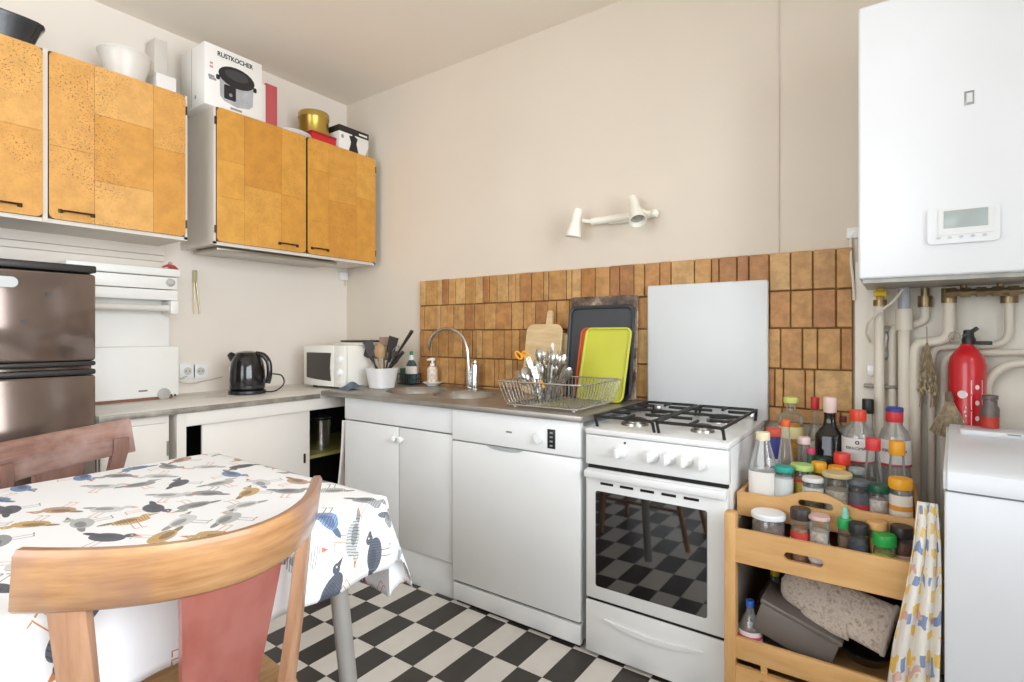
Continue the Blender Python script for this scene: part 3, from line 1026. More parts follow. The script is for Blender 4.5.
    c = layer((0.145, 0.125), 0.0725, 0.0625, 9.0, c, 0.6)
    n.base(c)
    n.set(Roughness=0.5)
    n.bump(n.noise(500, 2, n.coord('UV')), 0.08, 0.002)
    return n.m


def drape():
    D, DF = 0.172, 0.255                             # overhang; the far end hangs lower
    W, H = TX1 - TX0 + 2 * D, TY1 - TY0 + D + DF

    def fn(a, b):
        u, v = TX0 - D + a * W, TY0 - D + b * H
        dx = u - TX1 if u > TX1 else (TX0 - u if u < TX0 else 0)
        dy = v - TY1 if v > TY1 else (TY0 - v if v < TY0 else 0)
        sx = 1 if u > TX1 else -1
        sy = 1 if v > TY1 else -1
        bx, by = min(max(u, TX0), TX1), min(max(v, TY0), TY1)
        # rounded table corner
        rc = 0.045
        s = math.hypot(dx, dy)
        wav = 0.0006 * math.sin(u * 23) * math.sin(v * 19)
        if s <= 0:
            ex, ey = max(0, rc - min(bx - TX0, TX1 - bx)), max(0, rc - min(by - TY0, TY1 - by))
            over = math.hypot(ex, ey) - rc
            z = TZ + 0.003 + wav - max(0, over) * 0.8
            return Vector((bx, by, z))
        fx, fy = dx / s * sx, dy / s * sy
        both = 2 * dx * dy / (s * s)
        corner_in = rc * 0.29 * both
        ripple = (0.004 if v > TY1 else 0.010) * math.sin((v if dx > dy else u) * 30.0) * (s / D)
        off = 0.012 * min(1, s / 0.02) + s * (0.05 + (0.2 if v > TY1 else 0.27) * both) + ripple * (1 - both)
        drop = max(0, s - 0.010) * (1.0 - (0.26 if v > TY1 else 0.03) * both)
        # fold of the free corner
        tw = (0.0 if v > TY1 else 0.04) * both * s / D * math.sin(6 * math.atan2(dy, dx))
        return Vector((bx + fx * off - corner_in * sx * (dx > 0) - fy * tw * sx, by + fy * off - corner_in * sy * (dy > 0) + fx * tw * sy, TZ + 0.003 - drop + wav))
    mb = MB().grid(88, 112, fn, lambda a, b: (TX0 - D + a * W, TY0 - D + b * H))
    return mb


cl = obj('tablecloth', drape(), bird_cloth(), smooth=1.2)
cl.location = (0, 0, 0)
md = cl.modifiers.new('thickness', 'SOLIDIFY')
md.thickness = 0.0016
tag(cl, 'white cotton tablecloth printed with grey, blue and ochre birds', 'tablecloth')

WOOD_RAIL = wood('rail_oak', (158, 110, 70), (198, 152, 104), (5, 5, 46), 0.36, (152, 116, 102), coat=0.25, wscale=3.2)  # mauve-grey patches paint glare haze on the rail, mixed with wear
WOOD_POST = wood('post_oak', (158, 114, 86), (190, 148, 116), (30, 30, 3), 0.4, coat=0.2)
WOOD_RED = wood('splat_red', (136, 70, 60), (158, 90, 78), (18, 18, 3), 0.36, (158, 96, 86), coat=0.3)
WOOD_MAUVE = wood('rail_mauve', (132, 96, 86), (170, 132, 118), (3, 9, 40), 0.3, (178, 148, 140), coat=0.4)
WOOD_MAUVE_P = wood('post_mauve', (120, 86, 76), (150, 112, 98), (30, 30, 3), 0.35, coat=0.2)


def chair(label, loc, rotz, rail_m, post_m, splat_m, seat_m, bulge=0.15, zlow=0.762):
    """back toward local -y; the rail bows away from the sitter"""
    t = thing('dining_chair', label, 'chair', loc, rotz)
    HB = 0.226                                        # half chord of the rail

    def bow(x):                                       # y of the rail's middle surface
        return -0.055 - bulge * (1 - (x / HB) ** 2)
    # top rail: 24 stations, rounded section
    mb = MB()
    bm = mb.bm
    rings = []
    N = 28
    for i in range(N + 1):
        x = -HB + 2 * HB * i / N
        y = bow(x)
        e = abs(x / HB)
        zt = 0.848 + 0.008 * e ** 2
        zb = zlow + 0.004 * e
        th = 0.011
        # normal in plan
        dyx = bulge * 2 * x / HB ** 2
        nx, ny = -dyx, 1.0
        L = math.hypot(nx, ny)
        nx, ny = nx / L, ny / L
        lean = 0.02
        pts = []
        for k, (s, z) in enumerate(((-1, zb + 0.006), (-0.5, zb), (0.5, zb), (1, zb + 0.006), (1, zt - 0.008), (0.5, zt), (-0.5, zt), (-1, zt - 0.008))):
            ly = -lean * (z - zb) / (zt - zb)
            pts.append(bm.verts.new((x + nx * s * th, y + ny * s * th + ly, z)))
        rings.append(pts)
    for A, B in zip(rings, rings[1:]):
        for j in range(8):
            bm.faces.new((A[j], A[(j + 1) % 8], B[(j + 1) % 8], B[j]))
    bm.faces.new(rings[0][::-1])
    bm.faces.new(rings[-1])
    obj('top_rail', mb, rail_m, t, local=True, smooth=0.9)
    for s in (-1, 1):
        # back post: straight flat stave from the rear leg up to the rail
        mb = MB()
        bm = mb.bm
        rings = []
        px = 0.178
        for z, x, y, w in ((0.0, 0.170, -0.135, 0.015), (0.22, 0.158, -0.085, 0.017), (0.44, 0.150, -0.080, 0.018), (0.60, 0.163, -0.096, 0.021), (0.765, 0.180, bow(0.180) + 0.008, 0.024), (0.80, 0.182, bow(0.182) + 0.006, 0.022)):
            ring = []
            for a, b in ((-1, -0.7), (-0.7, -1), (0.7, -1), (1, -0.7), (1, 0.7), (0.7, 1), (-0.7, 1), (-1, 0.7)):
                tl = math.atan(2 * bulge * 0.18 / HB ** 2) * min(1, max(0, (z - 0.3) / 0.4)) * s
                ring.append(bm.verts.new((s * x + a * w * math.cos(tl) - b * 0.011 * math.sin(tl), y + a * w * math.sin(tl) + b * 0.011 * math.cos(tl), z)))
            rings.append(ring)
        for A, B in zip(rings, rings[1:]):
            for j in range(8):
                bm.faces.new((A[j], A[(j + 1) % 8], B[(j + 1) % 8], B[j]))
        bm.faces.new(rings[0][::-1])
        bm.faces.new(rings[-1])
        obj('back_post', mb, post_m, t, local=True, smooth=0.5)
        obj('leg', MB().tube([(s * 0.165, 0.335, 0.44), (s * 0.18, 0.36, 0.0)], [0.019, 0.014], 12), post_m, t, local=True)
    # centre splat, curved like the rail
    mb = MB()
    bm = mb.bm
    rings = []
    for k in range(9):
        z = 0.44 + (zlow + 0.012 - 0.44) * k / 8
        hw = 0.048 + 0.030 * (k / 8)
        ring = []
        for sgn in (-1, 1):
            for q in range(6):
                xx = (-hw + 2 * hw * q / 5) * (1 if sgn < 0 else -1)
                blend = k / 8
                yy = (bow(xx) - 0.002) * blend + (-0.10 - 0.02 * (1 - (xx / 0.2) ** 2)) * (1 - blend)
                ring.append(bm.verts.new((xx, yy + sgn * 0.006, z)))
        rings.append(ring)
    for A, B in zip(rings, rings[1:]):
        for j in range(12):
            bm.faces.new((A[j], A[(j + 1) % 12], B[(j + 1) % 12], B[j]))
    bm.faces.new(rings[0][::-1])
    bm.faces.new(rings[-1])
    obj('splat', mb, splat_m, t, local=True, smooth=0.5)
    seat = [(-0.16, -0.115), (-0.06, -0.135), (0.06, -0.135), (0.16, -0.115), (0.195, -0.06), (0.205, 0.15), (0.20, 0.30), (0.17, 0.355), (0.0, 0.375), (-0.17, 0.355), (-0.20, 0.30), (-0.205, 0.15), (-0.195, -0.06)]
    mb = MB().prism(seat, 0.44, 0.462)
    bmesh.ops.bevel(mb.bm, geom=mb.bm.edges[:], offset=0.006, segments=2, affect='EDGES')
    obj('seat', mb, seat_m, t, local=True)
    fr_ = [(x * 0.9, (y - 0.12) * 0.88 + 0.12) for x, y in seat]
    obj('seat_frame', MB().prism(fr_, 0.395, 0.44), post_m, t, local=True)
    for s in (-1, 1):
        obj('stretcher', MB().tube([(s * 0.174, -0.10, 0.2), (s * 0.17, 0.345, 0.2)], 0.009, 10), post_m, t, local=True)
    return t


chair('oak bentwood chair with reddish splat in the foreground, back to the camera', (1.998, -1.897, 0), PI / 2, WOOD_RAIL, WOOD_POST, WOOD_RED, wood('seat_oak', (196, 148, 100), (222, 178, 130), (8, 40, 8), 0.4))
chair('mauve-brown bentwood chair on the far side of the table by the refrigerator', (1.092, -1.755, 0), -PI / 2 + 0.50, WOOD_MAUVE, WOOD_MAUVE_P, WOOD_MAUVE_P, WOOD_MAUVE_P, 0.045, 0.742)
# ------------------------------------------------------------------ things on the left worktop
kt = thing('kettle', 'black electric kettle on the left worktop', 'kettle', (0.285, -0.84, LZ))
KB = mat('kettle_black', (22, 21, 22), 0.16, var=0.0, coat=0.5)
obj('base', MB().lathe([(0.085, 0.0), (0.09, 0.006), (0.088, 0.018), (0.075, 0.022)], n=32), BLACK, kt, local=True)
obj('body', MB().lathe([(0.078, 0.023), (0.084, 0.03), (0.087, 0.07), (0.084, 0.12), (0.076, 0.165), (0.066, 0.192), (0.058, 0.2)], n=36), KB, kt, local=True)
obj('lid', MB().lathe([(0.06, 0.2), (0.05, 0.213), (0.025, 0.22), (0.006, 0.221)], n=32), KB, kt, local=True)
kdir = Vector((RT.x, RT.y, 0))
hp = [kdir * 0.045 + Vector((0, 0, 0.206)), kdir * 0.085 + Vector((0, 0, 0.2)), kdir * 0.112 + Vector((0, 0, 0.165)), kdir * 0.116 + Vector((0, 0, 0.10)), kdir * 0.105 + Vector((0, 0, 0.055))]
obj('handle', MB().tube(smooth_path(hp, 0.03), 0.014, 12), KB, kt, local=True)
sp = -kdir
obj('spout', MB().tube([sp * 0.05 + Vector((0, 0, 0.165)), sp * 0.078 + Vector((0, 0, 0.192)), sp * 0.092 + Vector((0, 0, 0.205))], [0.03, 0.022, 0.014], 12), KB, kt, local=True)
g = Matrix.Rotation(YAW - 0.62, 4, 'Z')
gv = Vector((-RT.x * 0.75 - FW.x * 0.62, -RT.y * 0.75 - FW.y * 0.62, 0)).normalized()
obj('water_gauge', MB().tube([gv * 0.083 + Vector((0, 0, 0.05)), gv * 0.084 + Vector((0, 0, 0.15))], 0.008, 10), mat('gauge_grey', (170, 168, 160), 0.3), kt, local=True)
mb = MB()
pts = [at(268, 380, Z=LZ + 0.004), at(276, 391, Z=LZ + 0.004), at(286, 388, Z=LZ + 0.004)]
cp0 = Vector((0.285, -0.84, LZ)) + kdir * 0.085 + Vector((0, 0, 0.01))
cord = smooth_path([cp0, cp0 + kdir * 0.06 + Vector((0, 0, 0.0)), cp0 + kdir * 0.11 + Vector((0, 0, 0.04)), cp0 + kdir * 0.09 + Vector((-0.02, 0.02, 0.085)), cp0 + kdir * 0.045 + Vector((-0.05, 0.02, 0.09))], 0.05, 6)
obj('cord', MB().tube(cord, 0.0035, 8), BLACK, kt)
# tongue of flex and spare plug
pl = thing('power_cord', 'black coiled power cord lying between the kettle and microwave', 'cord', tuple(at(281, 385, Z=LZ)))
pz = LZ + 0.004
q = at(281, 383, Z=pz)
mb = MB().tube(smooth_path([(q.x - 0.04, q.y - 0.05, pz), (q.x - 0.06, q.y, pz + 0.03), (q.x - 0.03, q.y + 0.04, pz + 0.045), (q.x + 0.01, q.y + 0.06, pz + 0.01), (q.x + 0.03, q.y + 0.12, pz), (0.10, -0.35, pz)], 0.04), 0.0035, 8)
obj('flex', mb, BLACK, pl)
obj('plug', MB().box(q.x - 0.055, q.x - 0.025, q.y - 0.065, q.y - 0.035, LZ, LZ + 0.03, 0.008), BLACK, pl)
p0 = at(205, 398, Z=LZ)
tag(obj('teaspoon', MB().tube([p0 + Vector((0, 0, 0.004)), at(226, 396, Z=LZ + 0.004)], [0.004, 0.006], 8, flat=0.5), CHROME), 'small steel spoon lying on the worktop left of the kettle', 'spoon')

# microwave in the corner
mw = thing('microwave', 'white microwave oven in the corner of the worktop', 'microwave', (0.41, -0.28, LZ))
MX0, MX1, MYF, MYB, MZ0, MZ1 = 0.195, 0.575, -0.455, -0.125, LZ + 0.012, LZ + 0.245
CRM = mat('microwave_white', (240, 237, 228), 0.4, var=0.015)
obj('casing', MB().box(MX0, MX1, MYF + 0.02, MYB, MZ0, MZ1, 0.006), CRM, mw)
dr = obj('door', MB().box(MX0, MX0 + 0.285, MYF, MYF + 0.02, MZ0 + 0.002, MZ1 - 0.002, 0.005), CRM, mw)
poly = [(-0.105, -0.07), (0.105, -0.078), (0.115, 0.0), (0.108, 0.072), (-0.105, 0.072)]
poly = [(-0.110, -0.070), (-0.05, -0.076), (0.05, -0.081), (0.114, -0.083), (0.108, -0.04), (0.106, 0.0), (0.109, 0.04), (0.115, 0.074), (-0.110, 0.074)]
obj('window', MB().prism(poly, 0, 0.003, frame((MX0 + 0.145, MYF, (MZ0 + MZ1) / 2), Vector((1, 0, 0)), Vector((0, 0, 1)), Vector((0, -1, 0)))), mat('microwave_window', (70, 66, 60), 0.2, var=0.05), dr)
pn = obj('control_panel', MB().box(MX0 + 0.288, MX1, MYF, MYF + 0.02, MZ0 + 0.002, MZ1 - 0.002, 0.005), CRM, mw)
for zz, rr in ((MZ0 + 0.155, 0.021), (MZ0 + 0.085, 0.021)):
    obj('knob', MB().lathe([(rr, 0), (rr, 0.008), (rr * 0.8, 0.016), (0.003, 0.017)], n=24, m=frame((MX0 + 0.338, MYF, zz), Vector((1, 0, 0)), Vector((0, 0, 1)), Vector((0, -1, 0)))), WHITE, pn)
obj('open_button', MB().box(MX0 + 0.31, MX0 + 0.365, MYF - 0.003, MYF, MZ0 + 0.018, MZ0 + 0.04, 0.002), CRM, pn)
for xx in (MX0 + 0.04, MX1 - 0.04):
    for yy in (MYF + 0.05, MYB - 0.04):
        obj('foot', MB().cyl((xx, yy, LZ), (xx, yy, MZ0 + 0.003), 0.012, n=10), BLACK, mw)
tag(obj('baking_tray', MB().box(0.30, 0.60, -0.36, -0.13, MZ1, MZ1 + 0.008, 0.002).box(0.30, 0.60, -0.365, -0.355, MZ1, MZ1 + 0.014, 0.002), mat('tray_pale', (214, 208, 196), 0.5)), 'flat pale tray lying on the microwave', 'tray')
mb = MB().box(0.33, 0.53, -0.30, -0.08, MZ1 + 0.0145, MZ1 + 0.026, 0.004)
tag(obj('chopping_mat', mb, mat('dark_board', (58, 50, 44), 0.5)), 'dark flat board on top of the tray on the microwave', 'board')

# pair of wall sockets
for px, wd in ((187, 0), (200, 0)):
    p = at(px, 371, X=0.0)
    so = thing('wall_socket', 'white wall socket nearer the dispenser, left of the kettle' if px < 190 else 'white wall socket nearer the kettle, right one of the pair', 'socket', (0, p.y, p.z), 0, 'sockets by the kettle')
    obj('plate', MB().box(0.0005, 0.009, p.y - 0.038, p.y + 0.038, p.z - 0.038, p.z + 0.038, 0.003), WHITE, so)
    obj('recess', MB().lathe([(0.02, 0), (0.02, 0.002), (0.018, 0.002)], n=20, m=frame((0.0085, p.y, p.z), Vector((0, 1, 0)), Vector((0, 0, 1)), Vector((1, 0, 0)))), mat('socket_shade', (206, 202, 194), 0.5), so)
    for s in (-1, 1):
        obj('pin_hole', MB().cyl((0.009, p.y + s * 0.009, p.z), (0.0115, p.y + s * 0.009, p.z), 0.003, n=8), BLACK, so)
pw = [at(187, 376, X=0.02), at(175, 381, X=0.05), at(190, 384, X=0.05), at(222, 377, X=0.02)]
tag(obj('white_flex', MB().tube(smooth_path(pw, 0.03), 0.003, 8), mat('flex_grey', (196, 192, 186), 0.5)), 'thin pale flex hanging from the wall sockets', 'cable')
# tongs on the left wall
p = at(195, 274, X=0.012)
tg = thing('tongs', 'steel tongs with a pale grip hanging on the left wall', 'tongs', (0.01, p.y, p.z))
obj('grip', MB().box(0.006, 0.018, p.y - 0.011, p.y + 0.011, p.z - 0.045, p.z + 0.02, 0.004), mat('tong_grip', (190, 178, 140), 0.5), tg)
for px1 in (194, 200):
    e = at(px1, 314, X=0.012)
    obj('arm', MB().tube([(0.012, p.y + (0.006 if px1 > 197 else -0.004), p.z - 0.04), (0.012, e.y, e.z)], [0.0045, 0.003], 8), mat('tong_steel', (176, 160, 130), 0.35, metal=0.8), tg)
obj('hook', MB().cyl((0.0, p.y, p.z + 0.012), (0.024, p.y, p.z + 0.016), 0.003, n=8), STEEL, tg)
# red trinket on top of the dispenser
p = at(170, 268, X=0.13)
tk = thing('trinket', 'small red and grey trinket on top of the white dispenser', 'trinket', (0.13, p.y, 1.4505))
obj('stand', MB().lathe([(0.016, 1.4505), (0.018, 1.456), (0.008, 1.462), (0.01, 1.485), (0.004, 1.492)], (0.13, p.y, 0), 14), mat('trinket_grey', (170, 164, 158), 0.4), tk)
obj('red_ribbon', MB().tube([(0.145, p.y - 0.04, 1.462), (0.15, p.y - 0.015, 1.472), (0.15, p.y + 0.01, 1.466), (0.15, p.y + 0.03, 1.4535)], [0.004, 0.007, 0.009, 0.004], 8), mat('ribbon_red', (196, 60, 66), 0.5), tk)
# junction box under the corner cabinet
p = at(342, 277, X=0.0)
jb = thing('junction_box', 'small white junction box in the corner under the wall cabinet', 'junction box', (0.01, p.y, p.z))
obj('box', MB().box(0.0005, 0.03, p.y - 0.03, p.y + 0.03, p.z - 0.022, p.z + 0.03, 0.004), WHITE, jb)
obj('lead', MB().tube([(0.02, p.y + 0.012, p.z - 0.02), (0.015, p.y + 0.014, p.z - 0.06)], 0.003, 8), mat('flex_grey', (196, 192, 186), 0.5), jb)

# ------------------------------------------------------------------ white tub of utensils
UH = Vector((0.735, -0.335, WZ + 0.001))
ut = thing('utensil_tub', 'white tapered tub holding cooking utensils', 'tub', UH)
mb = MB().lathe([(0.052, 0), (0.056, 0.003), (0.074, 0.105), (0.076, 0.11), (0.071, 0.11), (0.053, 0.006)], n=28, square=0.35)
obj('tub', mb, mat('tub_white', (232, 232, 230), 0.45, var=0.01), ut, local=True)
UT_DARK = mat('utensil_dark', (52, 46, 42), 0.4)
UT_WOOD = wood('utensil_wood', (160, 120, 80), (200, 164, 120), (20, 20, 3))
UT_STEEL = mat('utensil_steel', (170, 166, 158), 0.3, metal=0.9)
specs = [('spatula', 'black spatula leaning far left in the white utensil tub', 362, 345, UT_DARK, 'blade', 0.02),
         ('spatula', 'dark slotted turner beside the leftmost spatula in the tub', 368, 341, UT_DARK, 'blade', 0.0),
         ('ladle', 'steel ladle standing in the middle of the utensil tub', 375, 344, UT_STEEL, 'bowl', 0.02),
         ('wooden_spoon', 'pale wooden spoon standing in the utensil tub', 380, 343, UT_WOOD, 'bowl', -0.02),
         ('spatula', 'dark turner with angled blade near the right of the utensil tub', 394, 337, UT_DARK, 'blade', -0.02),
         ('knife', 'long dark-handled knife leaning far right out of the utensil tub', 412, 331, UT_DARK, 'bar', 0.0),
         ('skimmer', 'steel skimmer at the back of the utensil tub', 388, 345, UT_STEEL, 'bowl', 0.03),
         ('whisk', 'wire whisk in the utensil tub beside the angled turner', 399, 345, UT_STEEL, 'loops', 0.0),
         ('spatula', 'brown wooden turner at the back of the utensil tub', 384, 337, wood('utensil_brown', (110, 80, 56), (150, 112, 80), (20, 20, 3)), 'blade', 0.035),
         ('ladle', 'black ladle leaning right in the utensil tub', 396, 350, UT_DARK, 'bowl', 0.03),
         ('serving_fork', 'dark serving fork at the back right of the utensil tub', 403, 352, UT_DARK, 'bar', 0.02)]
for nm, lab, px, py, m, kind, dyy in specs:
    top = at(px, py, Y=UH.y + dyy)
    bot = UH + Vector(((top.x - UH.x) * 0.12, dyy * 0.5, 0.012))
    hf = 0.10 / (top.z - UH.z)                              # stay inside the rim of the tub
    ox = top.x - UH.x
    lim = 0.05 if ox > 0 else -0.05
    b_in = (lim - hf * ox) / (1 - hf)
    if abs(ox * 0.12 + hf * ox * 0.88) > 0.05:
        bot.x = UH.x + max(-0.045, min(0.045, b_in))
    u = thing(nm, lab, 'utensil', bot, 0, 'utensils in the white tub')
    d = (top - bot)
    L = d.length
    d.normalize()
    hd = bot + d * (L - (0.09 if kind != 'bar' else 0.0))
    obj('handle', MB().tube([bot, bot + d * (L * 0.5), hd], [0.004, 0.005, 0.006 if kind != 'bar' else 0.010], 8), m, u)
    side = d.cross(FW).normalized()
    nrm = side.cross(d).normalized()
    fm = frame(hd, side, d, nrm)
    if kind == 'blade':
        obj('blade', MB().prism([(-0.012, -0.005), (0.012, -0.005), (0.024, 0.02), (0.026, 0.09), (-0.026, 0.09), (-0.024, 0.02)], -0.002, 0.002, fm), m, u)
    elif kind == 'bowl':
        obj('bowl', MB().lathe([(0.002, -0.008), (0.02, -0.004), (0.03, 0.004), (0.028, 0.006), (0.01, 0.002)], n=20, sy=1.35, m=fm @ Matrix.Translation((0, 0.045, 0))), m, u)
    elif kind == 'loops':
        mbl = MB()
        for k in range(4):
            a = PI * k / 4
            sd = side * math.cos(a) + nrm * math.sin(a)
            mbl.tube(smooth_path([hd, hd + d * 0.05 + sd * 0.026, hd + d * 0.095, hd + d * 0.05 - sd * 0.026, hd], 0.03), 0.0012, 5)
        obj('wires', mbl, m, u)

# folded blue cloth by the tub
p = at(372, 388, Z=WZ)
cbm = MB().grid(10, 8, lambda a, b: Vector((0.605 + a * 0.085 + 0.01 * b, -0.53 + b * 0.10, WZ + 0.003 + 0.035 * math.sin(a * PI) * math.sin(b * PI) * (0.7 + 0.3 * math.sin(a * 13)) + 0.02 * a * b)))
dc = obj('dish_cloth', cbm, mat('cloth_blue_grey', (92, 108, 120), 0.85, var=0.3, vscale=25), smooth=1.2)
dc.modifiers.new('thickness', 'SOLIDIFY').thickness = 0.004
tag(dc, 'crumpled blue-grey dish cloth beside the utensil tub', 'cloth')

# sponge caddy, washing-up liquid, hand soap on a dish
p = at(410, 388, Z=WZ)
CD = Vector((at(409, 380, Y=-0.085).x, -0.085, WZ + 0.001))
caddy = thing('sponge_caddy', 'dark wire caddy behind the left sink bowl', 'caddy', CD)
obj('tray', MB().box(-0.058, 0.058, -0.035, 0.035, 0.0, 0.006, 0.002), BLACK, caddy, local=True)
mb = MB()
for z in (0.03, 0.06):
    mb.tube([(-0.058, -0.035, z), (0.058, -0.035, z), (0.058, 0.035, z), (-0.058, 0.035, z)], 0.0025, 6, closed=True)
for k in range(9):
    xx = -0.058 + 0.116 * k / 8
    mb.tube([(xx, -0.035, 0.004), (xx, -0.035, 0.06)], 0.002, 6)
    mb.tube([(xx, 0.035, 0.004), (xx, 0.035, 0.06)], 0.002, 6)
obj('wire_basket', mb, BLACK, caddy, local=True)
spg = thing('sponge', 'green scouring sponge standing in the dark wire caddy', 'sponge', CD + Vector((-0.034, 0, 0.0065)))
obj('foam', MB().box(-0.02, 0.02, -0.012, 0.028, 0.0, 0.085, 0.004), mat('sponge_teal', (70, 96, 88), 0.9, bump=0.5), spg, local=True)
obj('scourer', MB().box(-0.02, 0.02, -0.022, -0.012, 0.0, 0.085, 0.003), mat('scourer_green', (44, 78, 60), 0.95, bump=0.5), spg, local=True)
wl = thing('dish_soap_bottle', 'washing-up liquid bottle with green cap in the wire caddy', 'bottle', CD + Vector((0.02, 0.0, 0.0065)))
obj('bottle', MB().lathe([(0.03, 0.0), (0.034, 0.006), (0.036, 0.06), (0.034, 0.10), (0.022, 0.125), (0.013, 0.135), (0.013, 0.15)], n=24, sx=1.15, sy=0.75), mat('soap_teal', (58, 84, 84), 0.25), wl, local=True)
obj('label', MB().lathe([(0.0365, 0.055), (0.0372, 0.06), (0.0355, 0.098), (0.035, 0.10)], n=24, sx=1.15, sy=0.75), mat('label_pale', (222, 214, 206), 0.5, var=0.12, vscale=60), wl, local=True)
obj('neck', MB().lathe([(0.015, 0.135), (0.016, 0.15), (0.01, 0.165)], n=16), WHITE, wl, local=True)
obj('cap', MB().lathe([(0.0095, 0.165), (0.011, 0.168), (0.011, 0.183), (0.007, 0.187)], n=16), mat('cap_green', (24, 140, 92), 0.4), wl, local=True)
p = at(433, 381, Y=-0.07)
SP = Vector((p.x, -0.075, WZ + 0.001))
sdish = thing('soap_saucer', 'small white saucer under the hand soap', 'saucer', SP)
obj('dish', MB().lathe([(0.03, 0), (0.034, 0.004), (0.048, 0.014), (0.056, 0.018), (0.055, 0.02), (0.03, 0.008)], n=28), WHITE, sdish, local=True)
hs = thing('soap_dispenser', 'printed pump soap bottle on the white saucer', 'soap dispenser', SP + Vector((0, 0, 0.0085)))
obj('bottle', MB().lathe([(0.028, 0), (0.03, 0.004), (0.03, 0.085), (0.024, 0.098), (0.012, 0.104)], n=24), mat('soap_print', (222, 206, 188), 0.4, var=0.35, vscale=70), hs, local=True)
obj('collar', MB().lathe([(0.013, 0.104), (0.013, 0.118), (0.006, 0.12), (0.005, 0.138)], n=16), WHITE, hs, local=True)
obj('pump_head', MB().tube([(0.014, 0.006, 0.140), (-0.004, 0, 0.142), (-0.03, -0.012, 0.137)], [0.008, 0.009, 0.005], 10), WHITE, hs, local=True)

# tall swan-neck tap
p = at(476, 389, Z=WZ)
FX = 1.245
tapt = at(470, 389, Y=-0.09)
FXp = Vector((at(475, 385, Y=-0.085).x, -0.085, WZ))
tap = thing('tap', 'chrome swan-neck kitchen tap behind the sink bowls', 'tap', FXp)
obj('base', MB().lathe([(0.027, 0.0), (0.027, 0.006), (0.022, 0.01), (0.021, 0.13), (0.018, 0.137), (0.003, 0.138)], n=24), CHROME, tap, local=True)
nk = []
c = FXp + Vector((-0.035, -0.01, 0.0))
hx = -1.0
for px, py in ((469, 377), (468.5, 360), (467, 345), (462, 335), (453, 329.5), (445, 328.5), (437, 331.5), (431, 338), (428.5, 350)):
    nk.append(at(px, py, Y=-0.095))
nk2 = []
for i, q in enumerate(nk):
    q = q.copy()
    nk2.append(q)
nk2 = smooth_path(nk2, 0.03, 4)
obj('spout', MB().tube(nk2, 0.0095, 14), CHROME, tap)
obj('collar', MB().cyl(at(469, 388, Y=-0.095), at(469, 370, Y=-0.095), 0.014, n=18), CHROME, tap)
obj('lever', MB().tube([FXp + Vector((0.0, -0.01, 0.132)), FXp + Vector((0.02, -0.03, 0.145)), FXp + Vector((0.045, -0.055, 0.15))], [0.008, 0.007, 0.005], 10), CHROME, tap)

# ------------------------------------------------------------------ dish rack with cutlery
RK = thing('dish_rack', 'chrome wire dish rack on the draining board', 'dish rack', (1.88, -0.37, WZ))
bx0, bx1, by0, by1 = 1.72, 2.05, -0.545, -0.225
tx0, tx1, ty0, ty1 = 1.695, 2.08, -0.575, -0.205
zb, zt = WZ + 0.010, WZ + 0.105
WIRE = mat('rack_wire', (196, 194, 190), 0.25, metal=0.9)
obj('top_rim', MB().tube(smooth_path([(tx0 + 0.05, ty0, zt), (tx1, ty0, zt), (tx1, ty1, zt), (tx0, ty1, zt), (tx0, ty0, zt), (tx0 + 0.051, ty0, zt)], 0.04), 0.0035, 8), WIRE, RK)
obj('base_rim', MB().tube(smooth_path([(bx0 + 0.05, by0, zb), (bx1, by0, zb), (bx1, by1, zb), (bx0, by1, zb), (bx0, by0, zb), (bx0 + 0.051, by0, zb)], 0.03), 0.003, 8), WIRE, RK)
nw = 22
for k in range(nw):
    t = (k + 0.5) / nw
    xa, xb = tx0 + (tx1 - tx0) * t, bx0 + (bx1 - bx0) * t
    obj('rack_wire', MB().tube(smooth_path([(xa, ty0, zt), (xb, by0, zb), (xb, by1, zb), (xa, ty1, zt)], 0.02, 3), 0.0018, 6), WIRE, RK)
nw = 15
for k in range(nw):
    t = (k + 0.5) / nw
    ya, yb = ty0 + (ty1 - ty0) * t, by0 + (by1 - by0) * t
    obj('rack_wire', MB().tube(smooth_path([(tx0, ya, zt), (bx0, yb, zb - 0.002), (bx1, yb, zb - 0.002), (tx1, ya, zt)], 0.02, 3), 0.0018, 6), WIRE, RK)
for xx in (bx0 + 0.03, bx1 - 0.03):
    for yy in (by0 + 0.03, by1 - 0.03):
        obj('foot', MB().cyl((xx, yy, WZ - 0.002), (xx, yy, zb), 0.006, n=10), WHITE, RK)
CH = Vector((1.805, -0.36, zb + 0.003))
ch = thing('cutlery_basket', 'grey mesh cutlery basket standing in the dish rack', 'basket', CH)
mb = MB()
for z in (0.0, 0.03, 0.06, 0.09):
    mb.tube([(0.052 * math.cos(2 * PI * k / 20), 0.042 * math.sin(2 * PI * k / 20), z) for k in range(20)], 0.0022, 6, closed=True)
for k in range(20):
    a = 2 * PI * k / 20
    mb.tube([(0.052 * math.cos(a), 0.042 * math.sin(a), 0.0), (0.052 * math.cos(a), 0.042 * math.sin(a), 0.09)], 0.0016, 5)
obj('mesh_wall', mb, mat('basket_grey', (120, 118, 114), 0.4, metal=0.6), ch, local=True)
obj('bottom', MB().lathe([(0.05, 0.0), (0.05, 0.003), (0.02, 0.0035)], n=20, sy=0.8), mat('basket_grey', (120, 118, 114), 0.4, metal=0.6), ch, local=True)
CUT = mat('cutlery_steel', (186, 182, 174), 0.22, metal=0.95)
CUTD = mat('cutlery_handle', (54, 48, 44), 0.4)
CUTO = mat('scissor_orange', (240, 160, 36), 0.4)
cr = random.Random(4)
